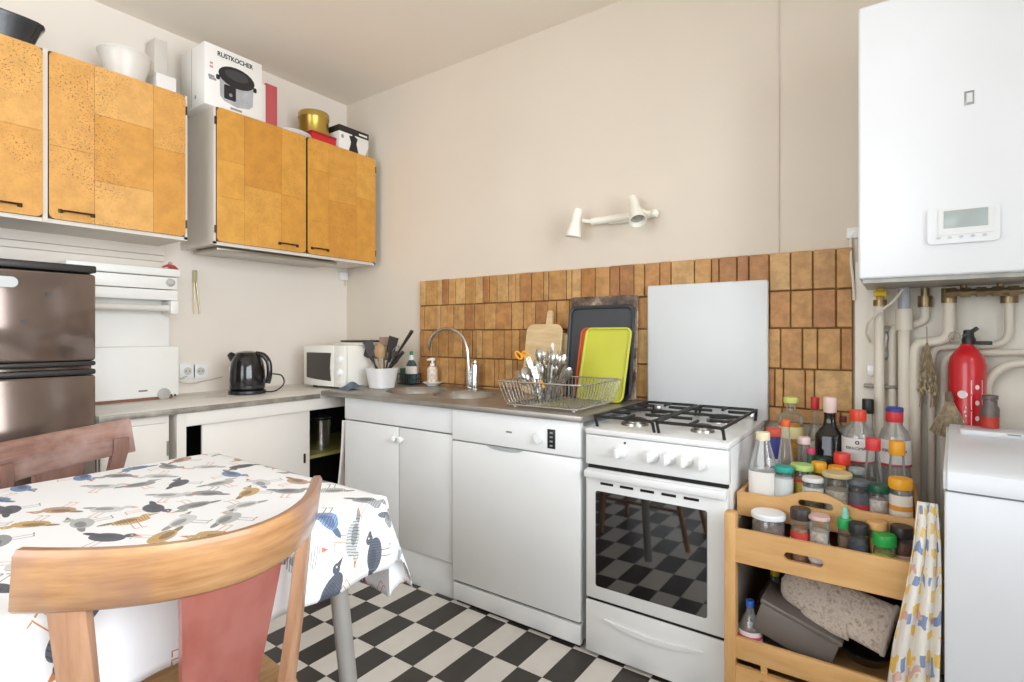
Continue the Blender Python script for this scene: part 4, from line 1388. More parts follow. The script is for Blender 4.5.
px_list = [(516, 371, 'fork'), (524, 368, 'spoon'), (531, 362, 'knife'), (537, 360, 'spoon'), (541, 354, 'knife'), (546, 352, 'fork'), (550, 347, 'fork'), (554, 353, 'spoon'), (558, 356, 'knife'),
           (562, 361, 'fork'), (566, 365, 'knife'), (528, 357, 'fork'), (544, 363, 'spoon'), (556, 363, 'spoon'), (535, 366, 'fork'), (549, 366, 'knife'), (519, 376, 'spoon'), (570, 369, 'spoon'), (560, 350, 'fork'), (539, 349, 'spoon'), (553, 343, 'knife'), (564, 356, 'spoon')]
ORD = ('leftmost', 'second', 'third', 'fourth', 'fifth', 'sixth', 'seventh', 'eighth', 'ninth')
words = {'fork': 'fork', 'spoon': 'spoon', 'knife': 'table knife'}
for k, (px, py, kind) in enumerate(px_list):
    dy = cr.uniform(-0.03, 0.03)
    top = at(px, py, Y=CH.y + dy)
    bot = CH + Vector(((top.x - CH.x) * 0.35, dy * 0.8, 0.006))
    bot.x = min(max(bot.x, CH.x - 0.035), CH.x + 0.035)
    u = thing({'fork': 'fork', 'spoon': 'spoon', 'knife': 'table_knife'}[kind], '%s steel %s from the left in the mesh cutlery basket' % (ORD[sorted(q[0] for q in px_list if q[2] == kind).index(px)], words[kind]), words[kind], bot, 0, 'cutlery in the mesh basket')
    d = top - bot
    L = d.length
    d.normalize()
    side = (d.cross(FW).normalized() + FW * cr.uniform(-0.5, 0.5)).normalized()
    nrm = side.cross(d).normalized()
    side = d.cross(nrm).normalized()
    fm = frame(bot, side, d, nrm)
    hl = L - 0.06
    if kind == 'knife':
        obj('handle', MB().prism([(-0.005, 0), (0.005, 0), (0.006, hl * 0.8), (0.004, hl), (-0.004, hl), (-0.006, hl * 0.8)], -0.003, 0.003, fm), CUT, u)
        obj('blade', MB().prism([(-0.005, hl), (0.006, hl), (0.009, L - 0.02), (0.004, L), (-0.005, L)], -0.0008, 0.0008, fm), CUT, u)
    elif kind == 'spoon':
        obj('handle', MB().prism([(-0.006, 0), (0.006, 0), (0.003, hl * 0.6), (0.0035, hl + 0.01), (-0.0035, hl + 0.01), (-0.003, hl * 0.6)], -0.0012, 0.0012, fm), CUT, u)
        obj('bowl', MB().lathe([(0.002, -0.005), (0.015, -0.003), (0.022, 0.002), (0.0205, 0.003), (0.006, -0.001)], n=16, sy=1.5, m=fm @ Matrix.Translation((0, hl + 0.033, 0))), CUT, u)
    else:
        obj('handle', MB().prism([(-0.006, 0), (0.006, 0), (0.003, hl * 0.6), (0.003, hl), (0.011, hl + 0.018), (0.011, hl + 0.024), (-0.011, hl + 0.024), (-0.011, hl + 0.018), (-0.003, hl), (-0.003, hl * 0.6)], -0.0012, 0.0012, fm), CUT, u)
        for q in range(4):
            xx = -0.0095 + q * 0.0063
            obj('tine', MB().prism([(xx - 0.0016, hl + 0.023), (xx + 0.0016, hl + 0.023), (xx + 0.001, L), (xx - 0.001, L)], -0.001, 0.001, fm), CUT, u)
# orange-handled scissors
top = at(521, 353, Y=CH.y + 0.02)
scis = thing('scissors', 'scissors with orange handles standing in the cutlery basket', 'scissors', CH + Vector((-0.03, 0.01, 0.005)))
b0 = CH + Vector((-0.02, 0.01, 0.006))
dd = (top - b0)
for s in (-1, 1):
    e = top + RT * (0.016 * s)
    obj('blade', MB().tube([b0 + RT * (0.004 * s), b0 + dd * 0.75 + RT * (0.004 * s)], [0.002, 0.005], 6, flat=0.4), CUT, scis)
    ring = [e + RT * (0.012 * math.cos(2 * PI * k / 14)) + dd.normalized() * (0.02 * math.sin(2 * PI * k / 14)) - dd.normalized() * 0.012 for k in range(14)]
    obj('finger_ring', MB().tube(ring, 0.0045, 8, closed=True), CUTO, scis)
ks = at(541, 386, Y=-0.40)
u = thing('peeler', 'yellow-handled peeler hanging at the front of the cutlery', 'peeler', (ks.x, -0.40, WZ + 0.02))
obj('handle', MB().tube([at(544, 388, Y=-0.405), at(541, 381, Y=-0.405)], [0.006, 0.007], 8), CUTO, u)
obj('shank', MB().tube([at(541, 381, Y=-0.405), at(538, 366, Y=-0.395)], 0.003, 8), CUT, u)

# ------------------------------------------------------------------ boards and trays leaning on the tiles behind the rack


def lean_plate(name, label, cat, outline, thick, foot, top_y, height, m, rim=None, rim_m=None, yaw=0.0):
    """flat piece standing at foot and leaning back so that its top edge reaches top_y; outline in (x, up) metres"""
    t = thing(name, label, cat, foot)
    dy = top_y - foot[1]
    up = Vector((0, dy, math.sqrt(max(1e-6, height ** 2 - dy ** 2)))).normalized()
    ex = Vector((1, 0, 0))
    if yaw:
        ex = Matrix.Rotation(yaw, 3, 'Z') @ ex
        up = Matrix.Rotation(yaw, 3, 'Z') @ up
    nr = ex.cross(up).normalized()
    fm = frame(Vector(foot), ex, up, nr)          # local z toward the viewer
    mbp = MB().prism(outline, 0, thick, fm)
    bmesh.ops.bevel(mbp.bm, geom=mbp.bm.edges[:], offset=min(0.003, thick * 0.3), segments=1, affect='EDGES')
    obj('panel', mbp, m, t)
    if rim:
        cy = sum(y for _, y in outline) / len(outline)
        k = len(outline)
        path = [fm @ Vector((x, y, thick + rim * 0.4)) for x, y in outline]
        obj('rim', MB().tube(path, rim, 8, closed=True), rim_m or m, t)
    return t, fm


def off(poly, x, y):
    return [(a + x, b + y) for a, b in poly]


BOARD = wood('board_beech', (196, 166, 120), (222, 196, 152), (4, 4, 24))
lean_plate('cutting_board', 'small beech cutting board behind the larger one with a handle', 'cutting board', off(rrect(0.17, 0.30, 0.03), 0, 0.15), 0.012, (1.66, -0.075, WZ + 0.001), -0.052, 0.30, BOARD)
hb = off(rrect(0.205, 0.345, 0.04, 5), 0, 0.1725)
t, fm = lean_plate('cutting_board', 'beech cutting board with a handle leaning on the splashback', 'cutting board', hb, 0.014, (1.62, -0.125, WZ + 0.001), -0.07, 0.345, BOARD)
obj('handle', MB().prism([(0.008, 0.34), (0.044, 0.34), (0.04, 0.405), (0.036, 0.412), (0.016, 0.412), (0.012, 0.405)], 0.001, 0.013, fm), BOARD, t)
n = NT('dark_marble')
vn = n.noise(9, 6, n.coord('Object'), 0.7)
n.base(n.ramp(vn, [(0.35, lin((52, 42, 36))), (0.5, lin((118, 96, 80))), (0.6, lin((196, 178, 158))), (0.68, lin((90, 74, 62)))]))
n.set(Roughness=0.35)
lean_plate('serving_tray', 'tall marbled brown and grey tray behind the black baking tray', 'tray', off(rrect(0.34, 0.47, 0.012), 0, 0.235), 0.008, (1.915, -0.062, WZ + 0.001), -0.032, 0.47, n.m)
TRB = mat('tray_black', (66, 70, 74), 0.35, metal=0.3, var=0.06)
lean_plate('baking_tray', 'large black baking tray leaning behind the lime green tray', 'tray', off(rrect(0.315, 0.415, 0.035, 5), 0, 0.2125), 0.006, (1.918, -0.108, WZ + 0.001), -0.06, 0.415, TRB, 0.009)
ORG = mat('tray_orange', (206, 88, 40), 0.4)
lean_plate('serving_tray', 'orange-rimmed tray showing just behind the lime green tray', 'tray', off(rrect(0.225, 0.322, 0.026, 5), 0, 0.166), 0.004, (1.945, -0.165, WZ + 0.001), -0.088, 0.322, ORG, 0.005)
LIME = mat('tray_lime', (204, 206, 74), 0.35, var=0.03, coat=0.2)
lean_plate('serving_tray', 'lime green serving tray leaning behind the dish rack', 'tray', off(rrect(0.225, 0.322, 0.026, 5), 0, 0.166), 0.004, (1.968, -0.19, WZ + 0.001), -0.108, 0.322, LIME, 0.006, LIME, yaw=-0.10)
# ------------------------------------------------------------------ things on top of the wall cabinets
CT = CZ1 + 0.0005
PAPER = mat('carton_white', (236, 233, 228), 0.55, var=0.02)
INK = mat('ink_black', (34, 32, 34), 0.5, var=0.0)
INK_GREY = mat('ink_grey', (150, 150, 152), 0.45, var=0.1, vscale=40)
INK_RED = mat('ink_red', (186, 84, 86), 0.55, var=0.05)
EXf, EYf = Vector((0, 1, 0)), Vector((0, 0, 1))


def onface(x, y, z):
    """frame on a +x facing surface: local x runs along +y, local y up"""
    return frame((x, y, z), EXf, EYf, Vector((1, 0, 0)))


# slow-cooker carton
bxf = 0.34
A = at(204.5, 103, X=bxf)
B = at(262, 122, X=bxf)
T = at(204.5, 40.5, X=bxf)
by0, by1, bz1 = A.y, B.y, T.z
bxb = 0.10
box = thing('slow_cooker_carton', 'white carton with a slow cooker picture on the corner wall cabinet', 'carton', (0.22, (by0 + by1) / 2, CT))
obj('carton', MB().box(bxb, bxf, by0, by1, CT, bz1, 0.002), PAPER, box)
obj('flap_seam', MB().box(bxb + 0.11, bxb + 0.113, by0 - 0.0006, by0 + 0.001, CT + 0.01, bz1 - 0.004).box(bxb + 0.11, bxb + 0.113, by0 - 0.0006, by1, bz1 - 0.0005, bz1 + 0.0006), INK_GREY, box)
cy, cz = (by0 + by1) / 2, (CT + bz1) / 2
W, H = by1 - by0, bz1 - CT
text('lettering', 'RUSTKOCHER', 0.032, INK, box, onface(bxf + 0.0004, cy + 0.005, bz1 - H * 0.12), width=W * 0.62, bold=0.0008)
pot_y, pot_z = cy + 0.012, cz - 0.005
ph = H * 0.66
pw_ = W * 0.6
pts = [(-pw_ / 2, 0.02), (-pw_ / 2 + 0.004, -ph * 0.42), (-pw_ * 0.36, -ph * 0.52), (0, -ph * 0.58), (pw_ * 0.36, -ph * 0.52), (pw_ / 2 - 0.004, -ph * 0.42), (pw_ / 2, 0.02)]
pic = obj('pot_print', MB().prism(pts, 0, 0.0006, onface(bxf, pot_y, pot_z)), mat('ink_steel', (176, 176, 178), 0.3, var=0.25, vscale=14), box)
obj('lid_print', MB().prism([(x, y + 0.03) for x, y in ellipse(pw_ * 1.06, ph * 0.52)], 0.0006, 0.0010, onface(bxf, pot_y, pot_z)), INK, pic)
obj('rim_print', MB().prism([(x, y + 0.042) for x, y in ellipse(pw_ * 0.7, ph * 0.26)], 0.0010, 0.0013, onface(bxf, pot_y, pot_z)), mat('ink_charcoal', (64, 62, 64), 0.4), pic)
for s in (-1, 1):
    obj('handle_print', MB().prism([(x + s * pw_ * 0.54, y + 0.005) for x, y in rrect(0.018, 0.024, 0.006)], 0.0006, 0.0012, onface(bxf, pot_y, pot_z)), INK, pic)
obj('panel_print', MB().prism([(x - pw_ * 0.20, y - ph * 0.27) for x, y in rrect(pw_ * 0.34, ph * 0.36, 0.006)], 0.0006, 0.0012, onface(bxf, pot_y, pot_z)), INK, pic)
obj('dial_print', MB().prism([(x - pw_ * 0.18, y - ph * 0.32) for x, y in ellipse(pw_ * 0.1, pw_ * 0.1, 14)], 0.0012, 0.0015, onface(bxf, pot_y, pot_z)), INK_GREY, pic)
mb = MB()
for k, (dy, dz, w) in enumerate(((-0.42, 0.19, 0.05), (-0.42, 0.13, 0.06), (-0.42, -0.02, 0.1), (-0.40, -0.06, 0.12), (0.0, -0.44, 0.2))):
    obj('print_block', MB().box(bxf, bxf + 0.0006, cy + dy * W - w * W / 2 + 0.03 * W, cy + dy * W + w * W / 2 + 0.03 * W, cz + dz * H - 0.006, cz + dz * H + 0.005), mat('ink_pink', (206, 150, 146), 0.6) if k < 2 else INK_GREY, box)
obj('mark_print', MB().prism(ellipse(0.016, 0.02, 12), 0, 0.0006, frame((bxf - 0.09, by0, CT + 0.05), Vector((-1, 0, 0)), Vector((0, 0, 1)), Vector((0, -1, 0)))), INK_GREY, box)

# slim white and red carton beside it
c0, c1 = at(264, 122, X=0.30), at(276, 126, X=0.30)
ct = at(270, 86, X=0.30)
sc_ = thing('slim_carton', 'slim red and white carton standing right of the slow cooker carton', 'carton', (0.2, (c0.y + c1.y) / 2, CT))
ym = c0.y + 0.008
ze = ct.z
obj('white_part', MB().box(0.12, 0.302, by1 + 0.003, ym, CT, ze - 0.004, 0.001), PAPER, sc_)
obj('red_part', MB().box(0.12, 0.305, ym, c1.y + 0.004, CT + 0.008, ze + 0.006, 0.001), INK_RED, sc_)
obj('foot_part', MB().box(0.13, 0.30, ym + 0.002, c1.y, CT, CT + 0.01), INK, sc_)
# white plate edge, red box, gold tin, coffee-maker carton
py0, py1 = at(287, 140, X=0.3).y, at(316, 145, X=0.3).y
py1 -= 0.06
pt = thing('dinner_plate', 'white plate lying flat on the corner cabinet near the gold tin', 'plate', (0.2, (py0 + py1) / 2, CT))
obj('plate', MB().lathe([(0.06, CT), (0.07, CT + 0.004), (0.115, CT + 0.022), (0.118, CT + 0.026), (0.11, CT + 0.025), (0.06, CT + 0.008)], (0.225, (py0 + py1) / 2, 0), 36), WHITE, pt)
r0, r1 = at(313, 150, X=0.30), at(333, 150, X=0.30)
zr = at(320, 140, X=0.30).z
rb = thing('red_tin', 'flat red tin under the gold tin on the corner cabinet', 'tin', (0.2, r0.y, CT))
RB0, RB1 = r0.y + 0.0, r1.y + 0.03
rzt = at(326, 135, X=0.28).z
obj('tin', MB().box(0.10, 0.29, RB0, RB1, CT, rzt - 0.012, 0.004), mat('tin_red', (200, 36, 40), 0.4), rb)
obj('lid', MB().box(0.098, 0.292, RB0 - 0.002, RB1 + 0.002, rzt - 0.012, rzt, 0.003), mat('tin_red_lid', (176, 30, 34), 0.35), rb)
g0, g1 = at(300.5, 134, X=0.20), at(326.5, 134, X=0.20)
gc = (g0.y + g1.y) / 2
gr = (g1.y - g0.y) / 2
gz = at(313, 114, X=0.20).z
gc = max(gc, RB0 + 0.02)
gt = thing('gold_tin', 'round gold tin standing on the flat red tin', 'tin', (0.2, gc, rzt))
gh = gz - rzt - 0.0005
obj('tin', MB().lathe([(gr * 0.94, 0.0005), (gr * 0.96, 0.003), (gr * 0.96, gh * 0.74), (gr * 0.97, gh * 0.75)], (0.2, gc, rzt), 36), mat('gold', (186, 156, 74), 0.3, metal=0.75), gt)
obj('lid', MB().lathe([(gr, gh * 0.75), (gr, gh * 0.97), (gr * 0.97, gh), (gr * 0.9, gh)], (0.2, gc, rzt), 36), mat('gold_lid', (196, 168, 90), 0.28, metal=0.75), gt)
m0, m1 = at(332, 150, X=0.31), at(368.5, 155, X=0.31)
mz = at(332, 121, X=0.31).z
mb0 = max(m0.y, RB1 + 0.006)
mc = thing('coffee_maker_carton', 'white carton with a black lid band and a stovetop pot picture in the corner', 'carton', (0.2, (mb0 + m1.y) / 2, CT))
my1 = min(m1.y, -0.035)
hz_ = mz - CT
obj('carton', MB().box(0.12, 0.31, mb0, my1, CT, CT + hz_ * 0.76, 0.001), PAPER, mc)
lidb = obj('lid_band', MB().box(0.119, 0.311, mb0 - 0.001, my1 + 0.001, CT + hz_ * 0.76, mz, 0.001), mat('band_black', (40, 34, 30), 0.5), mc)
obj('band_print', MB().box(0.311, 0.3118, my1 - 0.075, my1 - 0.012, CT + hz_ * 0.83, CT + hz_ * 0.90), PAPER, lidb)
py_, pz_ = (mb0 + my1) / 2 - 0.004, CT + hz_ * 0.40
pts = [(1.15 * a_, 1.0 * b_) for a_, b_ in [(-0.03, 0.045), (-0.012, 0.048), (-0.008, 0.056), (0.006, 0.056), (0.01, 0.048), (0.026, 0.04), (0.018, 0.008), (0.02, -0.004), (0.032, -0.05), (-0.032, -0.05), (-0.02, -0.004), (-0.018, 0.01)]]
obj('pot_print', MB().prism(pts, 0, 0.0006, onface(0.31, py_, pz_)), INK, mc)
obj('mark_print', MB().prism(ellipse(0.02, 0.024, 12), 0, 0.0006, onface(0.31, mb0 + 0.024, CT + hz_ * 0.58)), INK_GREY, mc)
obj('corner_print', MB().prism([(0.03, -0.05), (0.0, -0.05), (0.03, 0.02)], 0, 0.0006, onface(0.31, my1 - 0.031, CT + 0.052)), mat('ink_olive', (176, 170, 130), 0.5), mc)

# things over the left cabinet: black roasting dish, white bowl, small white cartons
d1_ = at(45, 30, X=0.27)
rd = thing('roasting_dish', 'black enamel roasting dish on the left wall cabinet', 'dish', (0.2, d1_.y - 0.17, CT))
zt_ = at(44, 27, X=0.27).z
yr, yl = at(45, 28, X=0.24).y, at(45, 28, X=0.24).y - 0.36
BLK_EN = mat('dish_black', (40, 42, 46), 0.25, var=0.1, coat=0.4)
yc = (yr + yl) / 2
hh = zt_ - CT
for_ = [(0.72, 0.0), (0.76, 0.004), (0.94, hh * 0.85), (1.0, hh * 0.95), (1.0, hh), (0.95, hh), (0.9, hh * 0.8), (0.72, 0.01)]
obj('dish', MB().lathe([(r * 0.18, z) for r, z in for_], (0.19, yc, CT), 40, square=0.5, sx=0.62, sy=1.0), BLK_EN, rd)
w0, w1 = at(98, 55, X=0.2), at(150, 65, X=0.2)
wc = (w0.y + w1.y) / 2
wr = (w1.y - w0.y) / 2
wz = at(124, 55, X=0.2).z
wb = thing('mixing_bowl', 'frosted white mixing bowl on the left wall cabinet', 'bowl', (0.2, wc, CT))
wh = wz - CT
obj('bowl', MB().lathe([(wr * 0.5, 0), (wr * 0.55, 0.004), (wr * 0.74, wh * 0.3), (wr * 0.9, wh * 0.7), (wr * 0.97, wh * 0.93), (wr * 1.03, wh * 0.97), (wr * 1.03, wh), (wr * 0.94, wh * 0.95), (wr * 0.7, wh * 0.3), (wr * 0.3, 0.01)], (0.2, wc, CT), 40), mat('bowl_frost', (226, 219, 210), 0.35, var=0.0), wb)
e0, e1 = at(150, 90, X=0.25), at(179, 90, X=0.25)
ez = at(165, 75, X=0.25).z
tag(obj('small_carton', MB().box(0.12, 0.25, max(e0.y - 0.005, wc + wr * 1.03 + 0.004), e1.y - 0.012, CT, ez, 0.002), PAPER), 'low white carton beside the frosted bowl on the left cabinet', 'carton')
e2 = at(174, 60, X=0.1)
tag(obj('paper_stack', MB().box(0.02, 0.11, e1.y - 0.05, e1.y + 0.006, CT, at(174, 46, X=0.10).z, 0.002), mat('carton_grey', (214, 206, 196), 0.6)), 'upright pale carton against the wall behind the low white carton', 'carton')
# ------------------------------------------------------------------ spice shelf beside the cooker
PINE = wood('shelf_pine', (206, 156, 96), (226, 180, 120), (3, 20, 20), 0.5)
PINE_V = wood('shelf_pine_upright', (206, 156, 96), (226, 180, 120), (20, 20, 3), 0.5)
SHX0, SHX1, SHF, SHB = 2.612, 3.080, -0.66, -0.10
sh = thing('spice_shelf', 'pine shelf unit of stacked trays between cooker and washing machine', 'shelf', ((SHX0 + SHX1) / 2, -0.38, 0))
pt_ = 0.016
for xx in (SHX0, SHX1 - pt_):
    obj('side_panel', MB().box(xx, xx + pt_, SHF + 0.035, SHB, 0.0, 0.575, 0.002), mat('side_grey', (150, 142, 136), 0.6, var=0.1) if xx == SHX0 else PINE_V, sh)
obj('post', MB().box(SHX0 - 0.006, SHX0 + 0.026, SHF - 0.004, SHF + 0.034, 0.0, 0.615, 0.004), PINE_V, sh)
obj('post', MB().box(SHX1 - 0.026, SHX1 + 0.002, SHF + 0.002, SHF + 0.034, 0.0, 0.50, 0.004), PINE_V, sh)
obj('back_panel', MB().box(SHX0 + pt_, SHX1 - pt_, SHB - 0.008, SHB, 0.02, 0.575), mat('back_board', (96, 82, 72), 0.7), sh)


def slotted_board(x0, x1, z0, z1, yf, th, slot, arch=0.0):
    """front board with a hand slot cut through it and an arched top"""
    mb = MB()
    bm = mb.bm
    sx0, sx1, sz0, sz1 = slot
    N = 24
    us = sorted(set([x0 + (x1 - x0) * k / N for k in range(N + 1)] + [(sx0 + sx1) / 2 - (sx1 - sx0) / 2 * math.cos(PI * k / 18) for k in range(19)]))

    def top(x):
        c = (sx0 + sx1) / 2
        d = abs(x - c) / 0.12
        return z1 + arch * (0.5 + 0.5 * math.cos(PI * min(1, d)))

    def slot_z(x):
        c, h = (sx0 + sx1) / 2, (sx1 - sx0) / 2
        r = (sz1 - sz0) / 2
        e = max(0, abs(x - c) - (h - r)) / r
        e = min(1, e)
        k = math.sqrt(max(0, 1 - e * e))
        m = (sz0 + sz1) / 2
        return m - r * k, m + r * k
    for a, b in zip(us, us[1:]):
        mid = (a + b) / 2
        if sx0 - 1e-6 <= a and b <= sx1 + 1e-6:
            (la, ua), (lb, ub) = slot_z(a), slot_z(b)
            quads = [((a, z0), (b, z0), (b, lb), (a, la)), ((a, ua), (b, ub), (b, top(b)), (a, top(a)))]
        else:
            quads = [((a, z0), (b, z0), (b, top(b)), (a, top(a)))]
        for q in quads:
            F = [bm.verts.new((x, yf, z)) for x, z in q]
            K = [bm.verts.new((x, yf + th, z)) for x, z in q]
            bm.faces.new(F)
            bm.faces.new(K[::-1])
            bm.faces.new((F[0], F[1], K[1], K[0]))
            bm.faces.new((F[2], F[3], K[3], K[2]))
    bmesh.ops.remove_doubles(bm, verts=bm.verts[:], dist=1e-5)
    for e in [e for e in bm.edges if e.is_boundary]:
        pass
    bmesh.ops.holes_fill(bm, edges=[e for e in bm.edges if e.is_boundary], sides=4)
    return mb


LOZ = 0.492                                                   # inside bottom of the lower tray
lt = obj('lower_tray', MB().box(SHX0 + pt_, SHX1 - pt_, SHF + 0.014, SHB - 0.01, LOZ - 0.012, LOZ), PINE, sh)
obj('front_board', slotted_board(SHX0 + 0.006, SHX1 + 0.001, 0.474, 0.571, SHF - 0.002, 0.014, (2.765, 2.862, 0.510, 0.534)), PINE, lt)
UPZ = 0.592                                                   # inside bottom of the upper tray
UF = -0.545
upt = obj('upper_tray', MB().box(SHX0 + 0.004, SHX1 - 0.006, UF + 0.012, SHB, UPZ - 0.012, UPZ), PINE, sh)
obj('front_board', slotted_board(SHX0 + 0.004, SHX1 - 0.004, 0.577, 0.648, UF, 0.012, (2.785, 2.875, 0.634, 0.655), 0.034), PINE, upt)
for xx in (SHX0 + 0.004, SHX1 - 0.016):
    obj('side_board', MB().box(xx, xx + 0.012, UF + 0.012, SHB, 0.577, 0.648, 0.002), PINE, upt)
BTZ = 0.214
bt = obj('bottom_tray', MB().box(SHX0 + pt_, SHX1 - pt_, SHF + 0.014, SHB - 0.01, BTZ - 0.012, BTZ), PINE, sh)
obj('front_board', MB().box(SHX0 + 0.02, SHX1 - 0.004, SHF, SHF + 0.014, 0.192, 0.255, 0.002), PINE, bt)
obj('front_board', slotted_board(SHX0 + 0.02, SHX1 - 0.004, 0.03, 0.172, SHF, 0.014, (2.70, 2.80, 0.128, 0.15)), PINE, sh)
obj('base_board', MB().box(SHX0 + pt_, SHX1 - pt_, SHF + 0.014, SHB - 0.01, 0.03, 0.042), PINE, sh)
obj('cleat', MB().box(2.705, 2.722, SHF + 0.003, SHF + 0.012, 0.171, 0.194), PINE, sh)

# ------------------------------------------------------------------ jars and bottles
GL = clear('clear_glass', (0.93, 0.95, 0.94), 0.05)
GLW = clear('clear_plastic', (0.97, 0.97, 0.96), 0.18, 0.12)


def plastic(c, rough=0.4):
    k = 'plastic_%d_%d_%d' % c
    return mat(k, c, rough, var=0.02)


def fill(c):
    return mat('contents_%d_%d_%d' % c, c, 0.6, var=0.3, vscale=110, bump=0.3, bscale=160)


def paper(c):
    return mat('label_%d_%d_%d' % c, c, 0.5, var=0.03)


JN = 0


def jar(name, label, cat, cx, top, wpx, Y, zb, style='jar', cap=(30, 30, 30), caph=0.018, body=None, cont=None, level=0.8, lab=None, accent=None, words=None, group='bottles and jars on the spice shelf', capw=None, neck=0.36, shoulder=(0.55, 0.74), sq=0.0):
    """cx, top: pixel column and row of the jar's top; wpx: its width in pixels at distance Y; zb: height of the tray it stands on"""
    p = at(cx, top, Y=Y)
    dep = (p - CAM).dot(FW)
    r = 0.95 * wpx * dep / FPX / 2
    if zb > 0.1:                                         # keep clear of the tray's side boards
        p.x = min(max(p.x, SHX0 + 0.02 + r), SHX1 - 0.02 - r)
    h = p.z - zb
    t = thing(name, label, cat, (p.x, Y, zb + 0.0006), 0, group)
    hb = h - caph
    cw = capw if capw is not None else (1.03 if style == 'jar' else neck * 1.15)
    if style == 'jar':
        prof = [(r * 0.9, 0), (r * 0.97, 0.004), (r * 0.97, hb * 0.84), (r * 0.88, hb * 0.93), (r * 0.86, hb)]
    elif style == 'bottle':
        prof = [(r * 0.9, 0), (r, 0.005), (r, hb * shoulder[0]), (r * 0.86, hb * (shoulder[0] * 0.65 + shoulder[1] * 0.35)), (r * neck * 1.15, hb * shoulder[1]), (r * neck, hb * (shoulder[1] + 0.08)), (r * neck, hb)]
    elif style == 'cone':
        prof = [(r * 0.92, 0), (r, 0.005), (r * 0.98, hb * 0.35), (r * 0.7, hb * 0.62), (r * neck * 1.1, hb * 0.85), (r * neck, hb)]
    else:                                                       # waisted jug
        prof = [(r * 0.92, 0), (r, 0.006), (r, hb * 0.40), (r * 0.93, hb * 0.46), (r * 0.98, hb * 0.54), (r * 0.97, hb * 0.80), (r * 0.80, hb * 0.90), (r * neck * 1.1, hb * 0.96), (r * neck, hb)]
    obj('body', MB().lathe(prof, n=24, square=sq), body or GL, t, local=True)
    if cont:
        lv = hb * level
        cp_ = [(max(0.002, rr * 0.9), max(0.003, z)) for rr, z in prof if z < lv]
        last = cp_[-1][0]
        cp_.append((last * 0.99, lv))
        obj('contents', MB().lathe(cp_, n=20, square=sq), fill(cont), t, local=True)
    cr_ = r * cw
    obj('cap', MB().lathe([(cr_ * 0.98, hb - 0.001), (cr_, hb + 0.001), (cr_, h - 0.004), (cr_ * 0.93, h - 0.0006), (cr_ * 0.3, h - 0.0006)], n=28), plastic(cap), t, local=True)
    if lab:
        col, a, b = lab
        lr = r * (0.985 if style == 'jar' else 1.012)
        lo = obj('label', MB().lathe([(lr - 0.0006, hb * a), (lr + 0.0006, hb * a + 0.0005), (lr + 0.0006, hb * b - 0.0005), (lr - 0.0006, hb * b)], n=28, cap=False, square=sq), paper(col), t, local=True)
        if accent:
            ac, a2, b2 = accent
            obj('label_band', MB().lathe([(lr, hb * a2), (lr + 0.0011, hb * a2 + 0.0004), (lr + 0.0011, hb * b2 - 0.0004), (lr, hb * b2)], n=28, cap=False, square=sq), paper(ac), t, local=True)
        if words:
            wtxt, wcol, wz, wsz = words
            o = text('lettering', wtxt, wsz, paper(wcol), None, Matrix.Translation((0, 0, hb * wz)), bend=lr + 0.0014, thick=0.0003)
            lg = text('logo', 'O', wsz * 1.1, paper(wcol), None, Matrix.Translation((0, 0, hb * (wz + 0.07))), bend=lr + 0.0014, thick=0.0003, bold=0.0008)
            lg.parent = t
            o.parent = t
    return t, p, r, h


Z1, Z2 = UPZ, LOZ
S = 'bottles and jars on the upper tray'
# back row
jar('oil_bottle', 'tall oil bottle with a green lid and orange oil at the back', 'bottle', 791, 397, 23, -0.15, Z1, 'bottle', (206, 216, 120), 0.02, None, (226, 160, 50), 0.74, ((240, 228, 160), 0.58, 0.72), group=S, neck=0.34, shoulder=(0.84, 0.9), capw=0.62)
jar('clear_bottle', 'slim clear bottle with a red cap beside the dark bottle', 'bottle', 815, 397, 13, -0.14, Z1, 'bottle', (196, 44, 46), 0.042, None, (214, 206, 196), 0.35, ((226, 218, 206), 0.48, 0.6), group=S, neck=0.55, shoulder=(0.66, 0.8))
jar('wine_vinegar_bottle', 'squarish near-black bottle with a pale pink cap', 'bottle', 830, 397, 27, -0.20, Z1, 'bottle', (236, 208, 200), 0.052, mat('bottle_black', (24, 20, 18), 0.12, var=0.0), None, 0.8, None, group=S, neck=0.40, shoulder=(0.72, 0.84), sq=0.25)
jar('pink_label_bottle', 'clear bottle with a red-and-white label behind the dark bottle', 'bottle', 843, 416, 12, -0.13, Z1, 'bottle', (120, 40, 40), 0.02, None, (200, 60, 66), 0.3, ((226, 216, 212), 0.5, 0.72), group=S, neck=0.5)
jar('dark_cap_bottle', 'tall clear bottle with a near-black cap behind the soy sauce', 'bottle', 868, 399, 15, -0.12, Z1, 'bottle', (30, 38, 36), 0.048, None, None, 0.5, None, group=S, neck=0.62)
SOY = ((238, 234, 232), 0.52, 0.80)
jar('soy_sauce_jug', 'nearly empty soy sauce jug with an orange-red cap', 'bottle', 858, 410, 29, -0.24, Z1, 'jug', (226, 72, 44), 0.034, GLW, (70, 36, 24), 0.06, SOY, ((196, 50, 62), 0.50, 0.53), ('KIKKOMAN', (40, 34, 36), 0.68, 0.013), group=S, neck=0.46)
jar('soy_sauce_jug', 'nearly empty soy sauce jug with red cap and blue tip', 'bottle', 897, 411, 29, -0.24, Z1, 'jug', (206, 48, 54), 0.034, GLW, (70, 36, 24), 0.06, SOY, ((196, 50, 62), 0.50, 0.53), ('KIKKOMAN', (40, 34, 36), 0.68, 0.013), group=S, neck=0.46)
p = at(897, 408, Y=-0.235)
q = bpy.data.objects['soy_sauce_jug.001']
zz = at(897, 411, Y=-0.235).z - (Z1 + 0.0006)
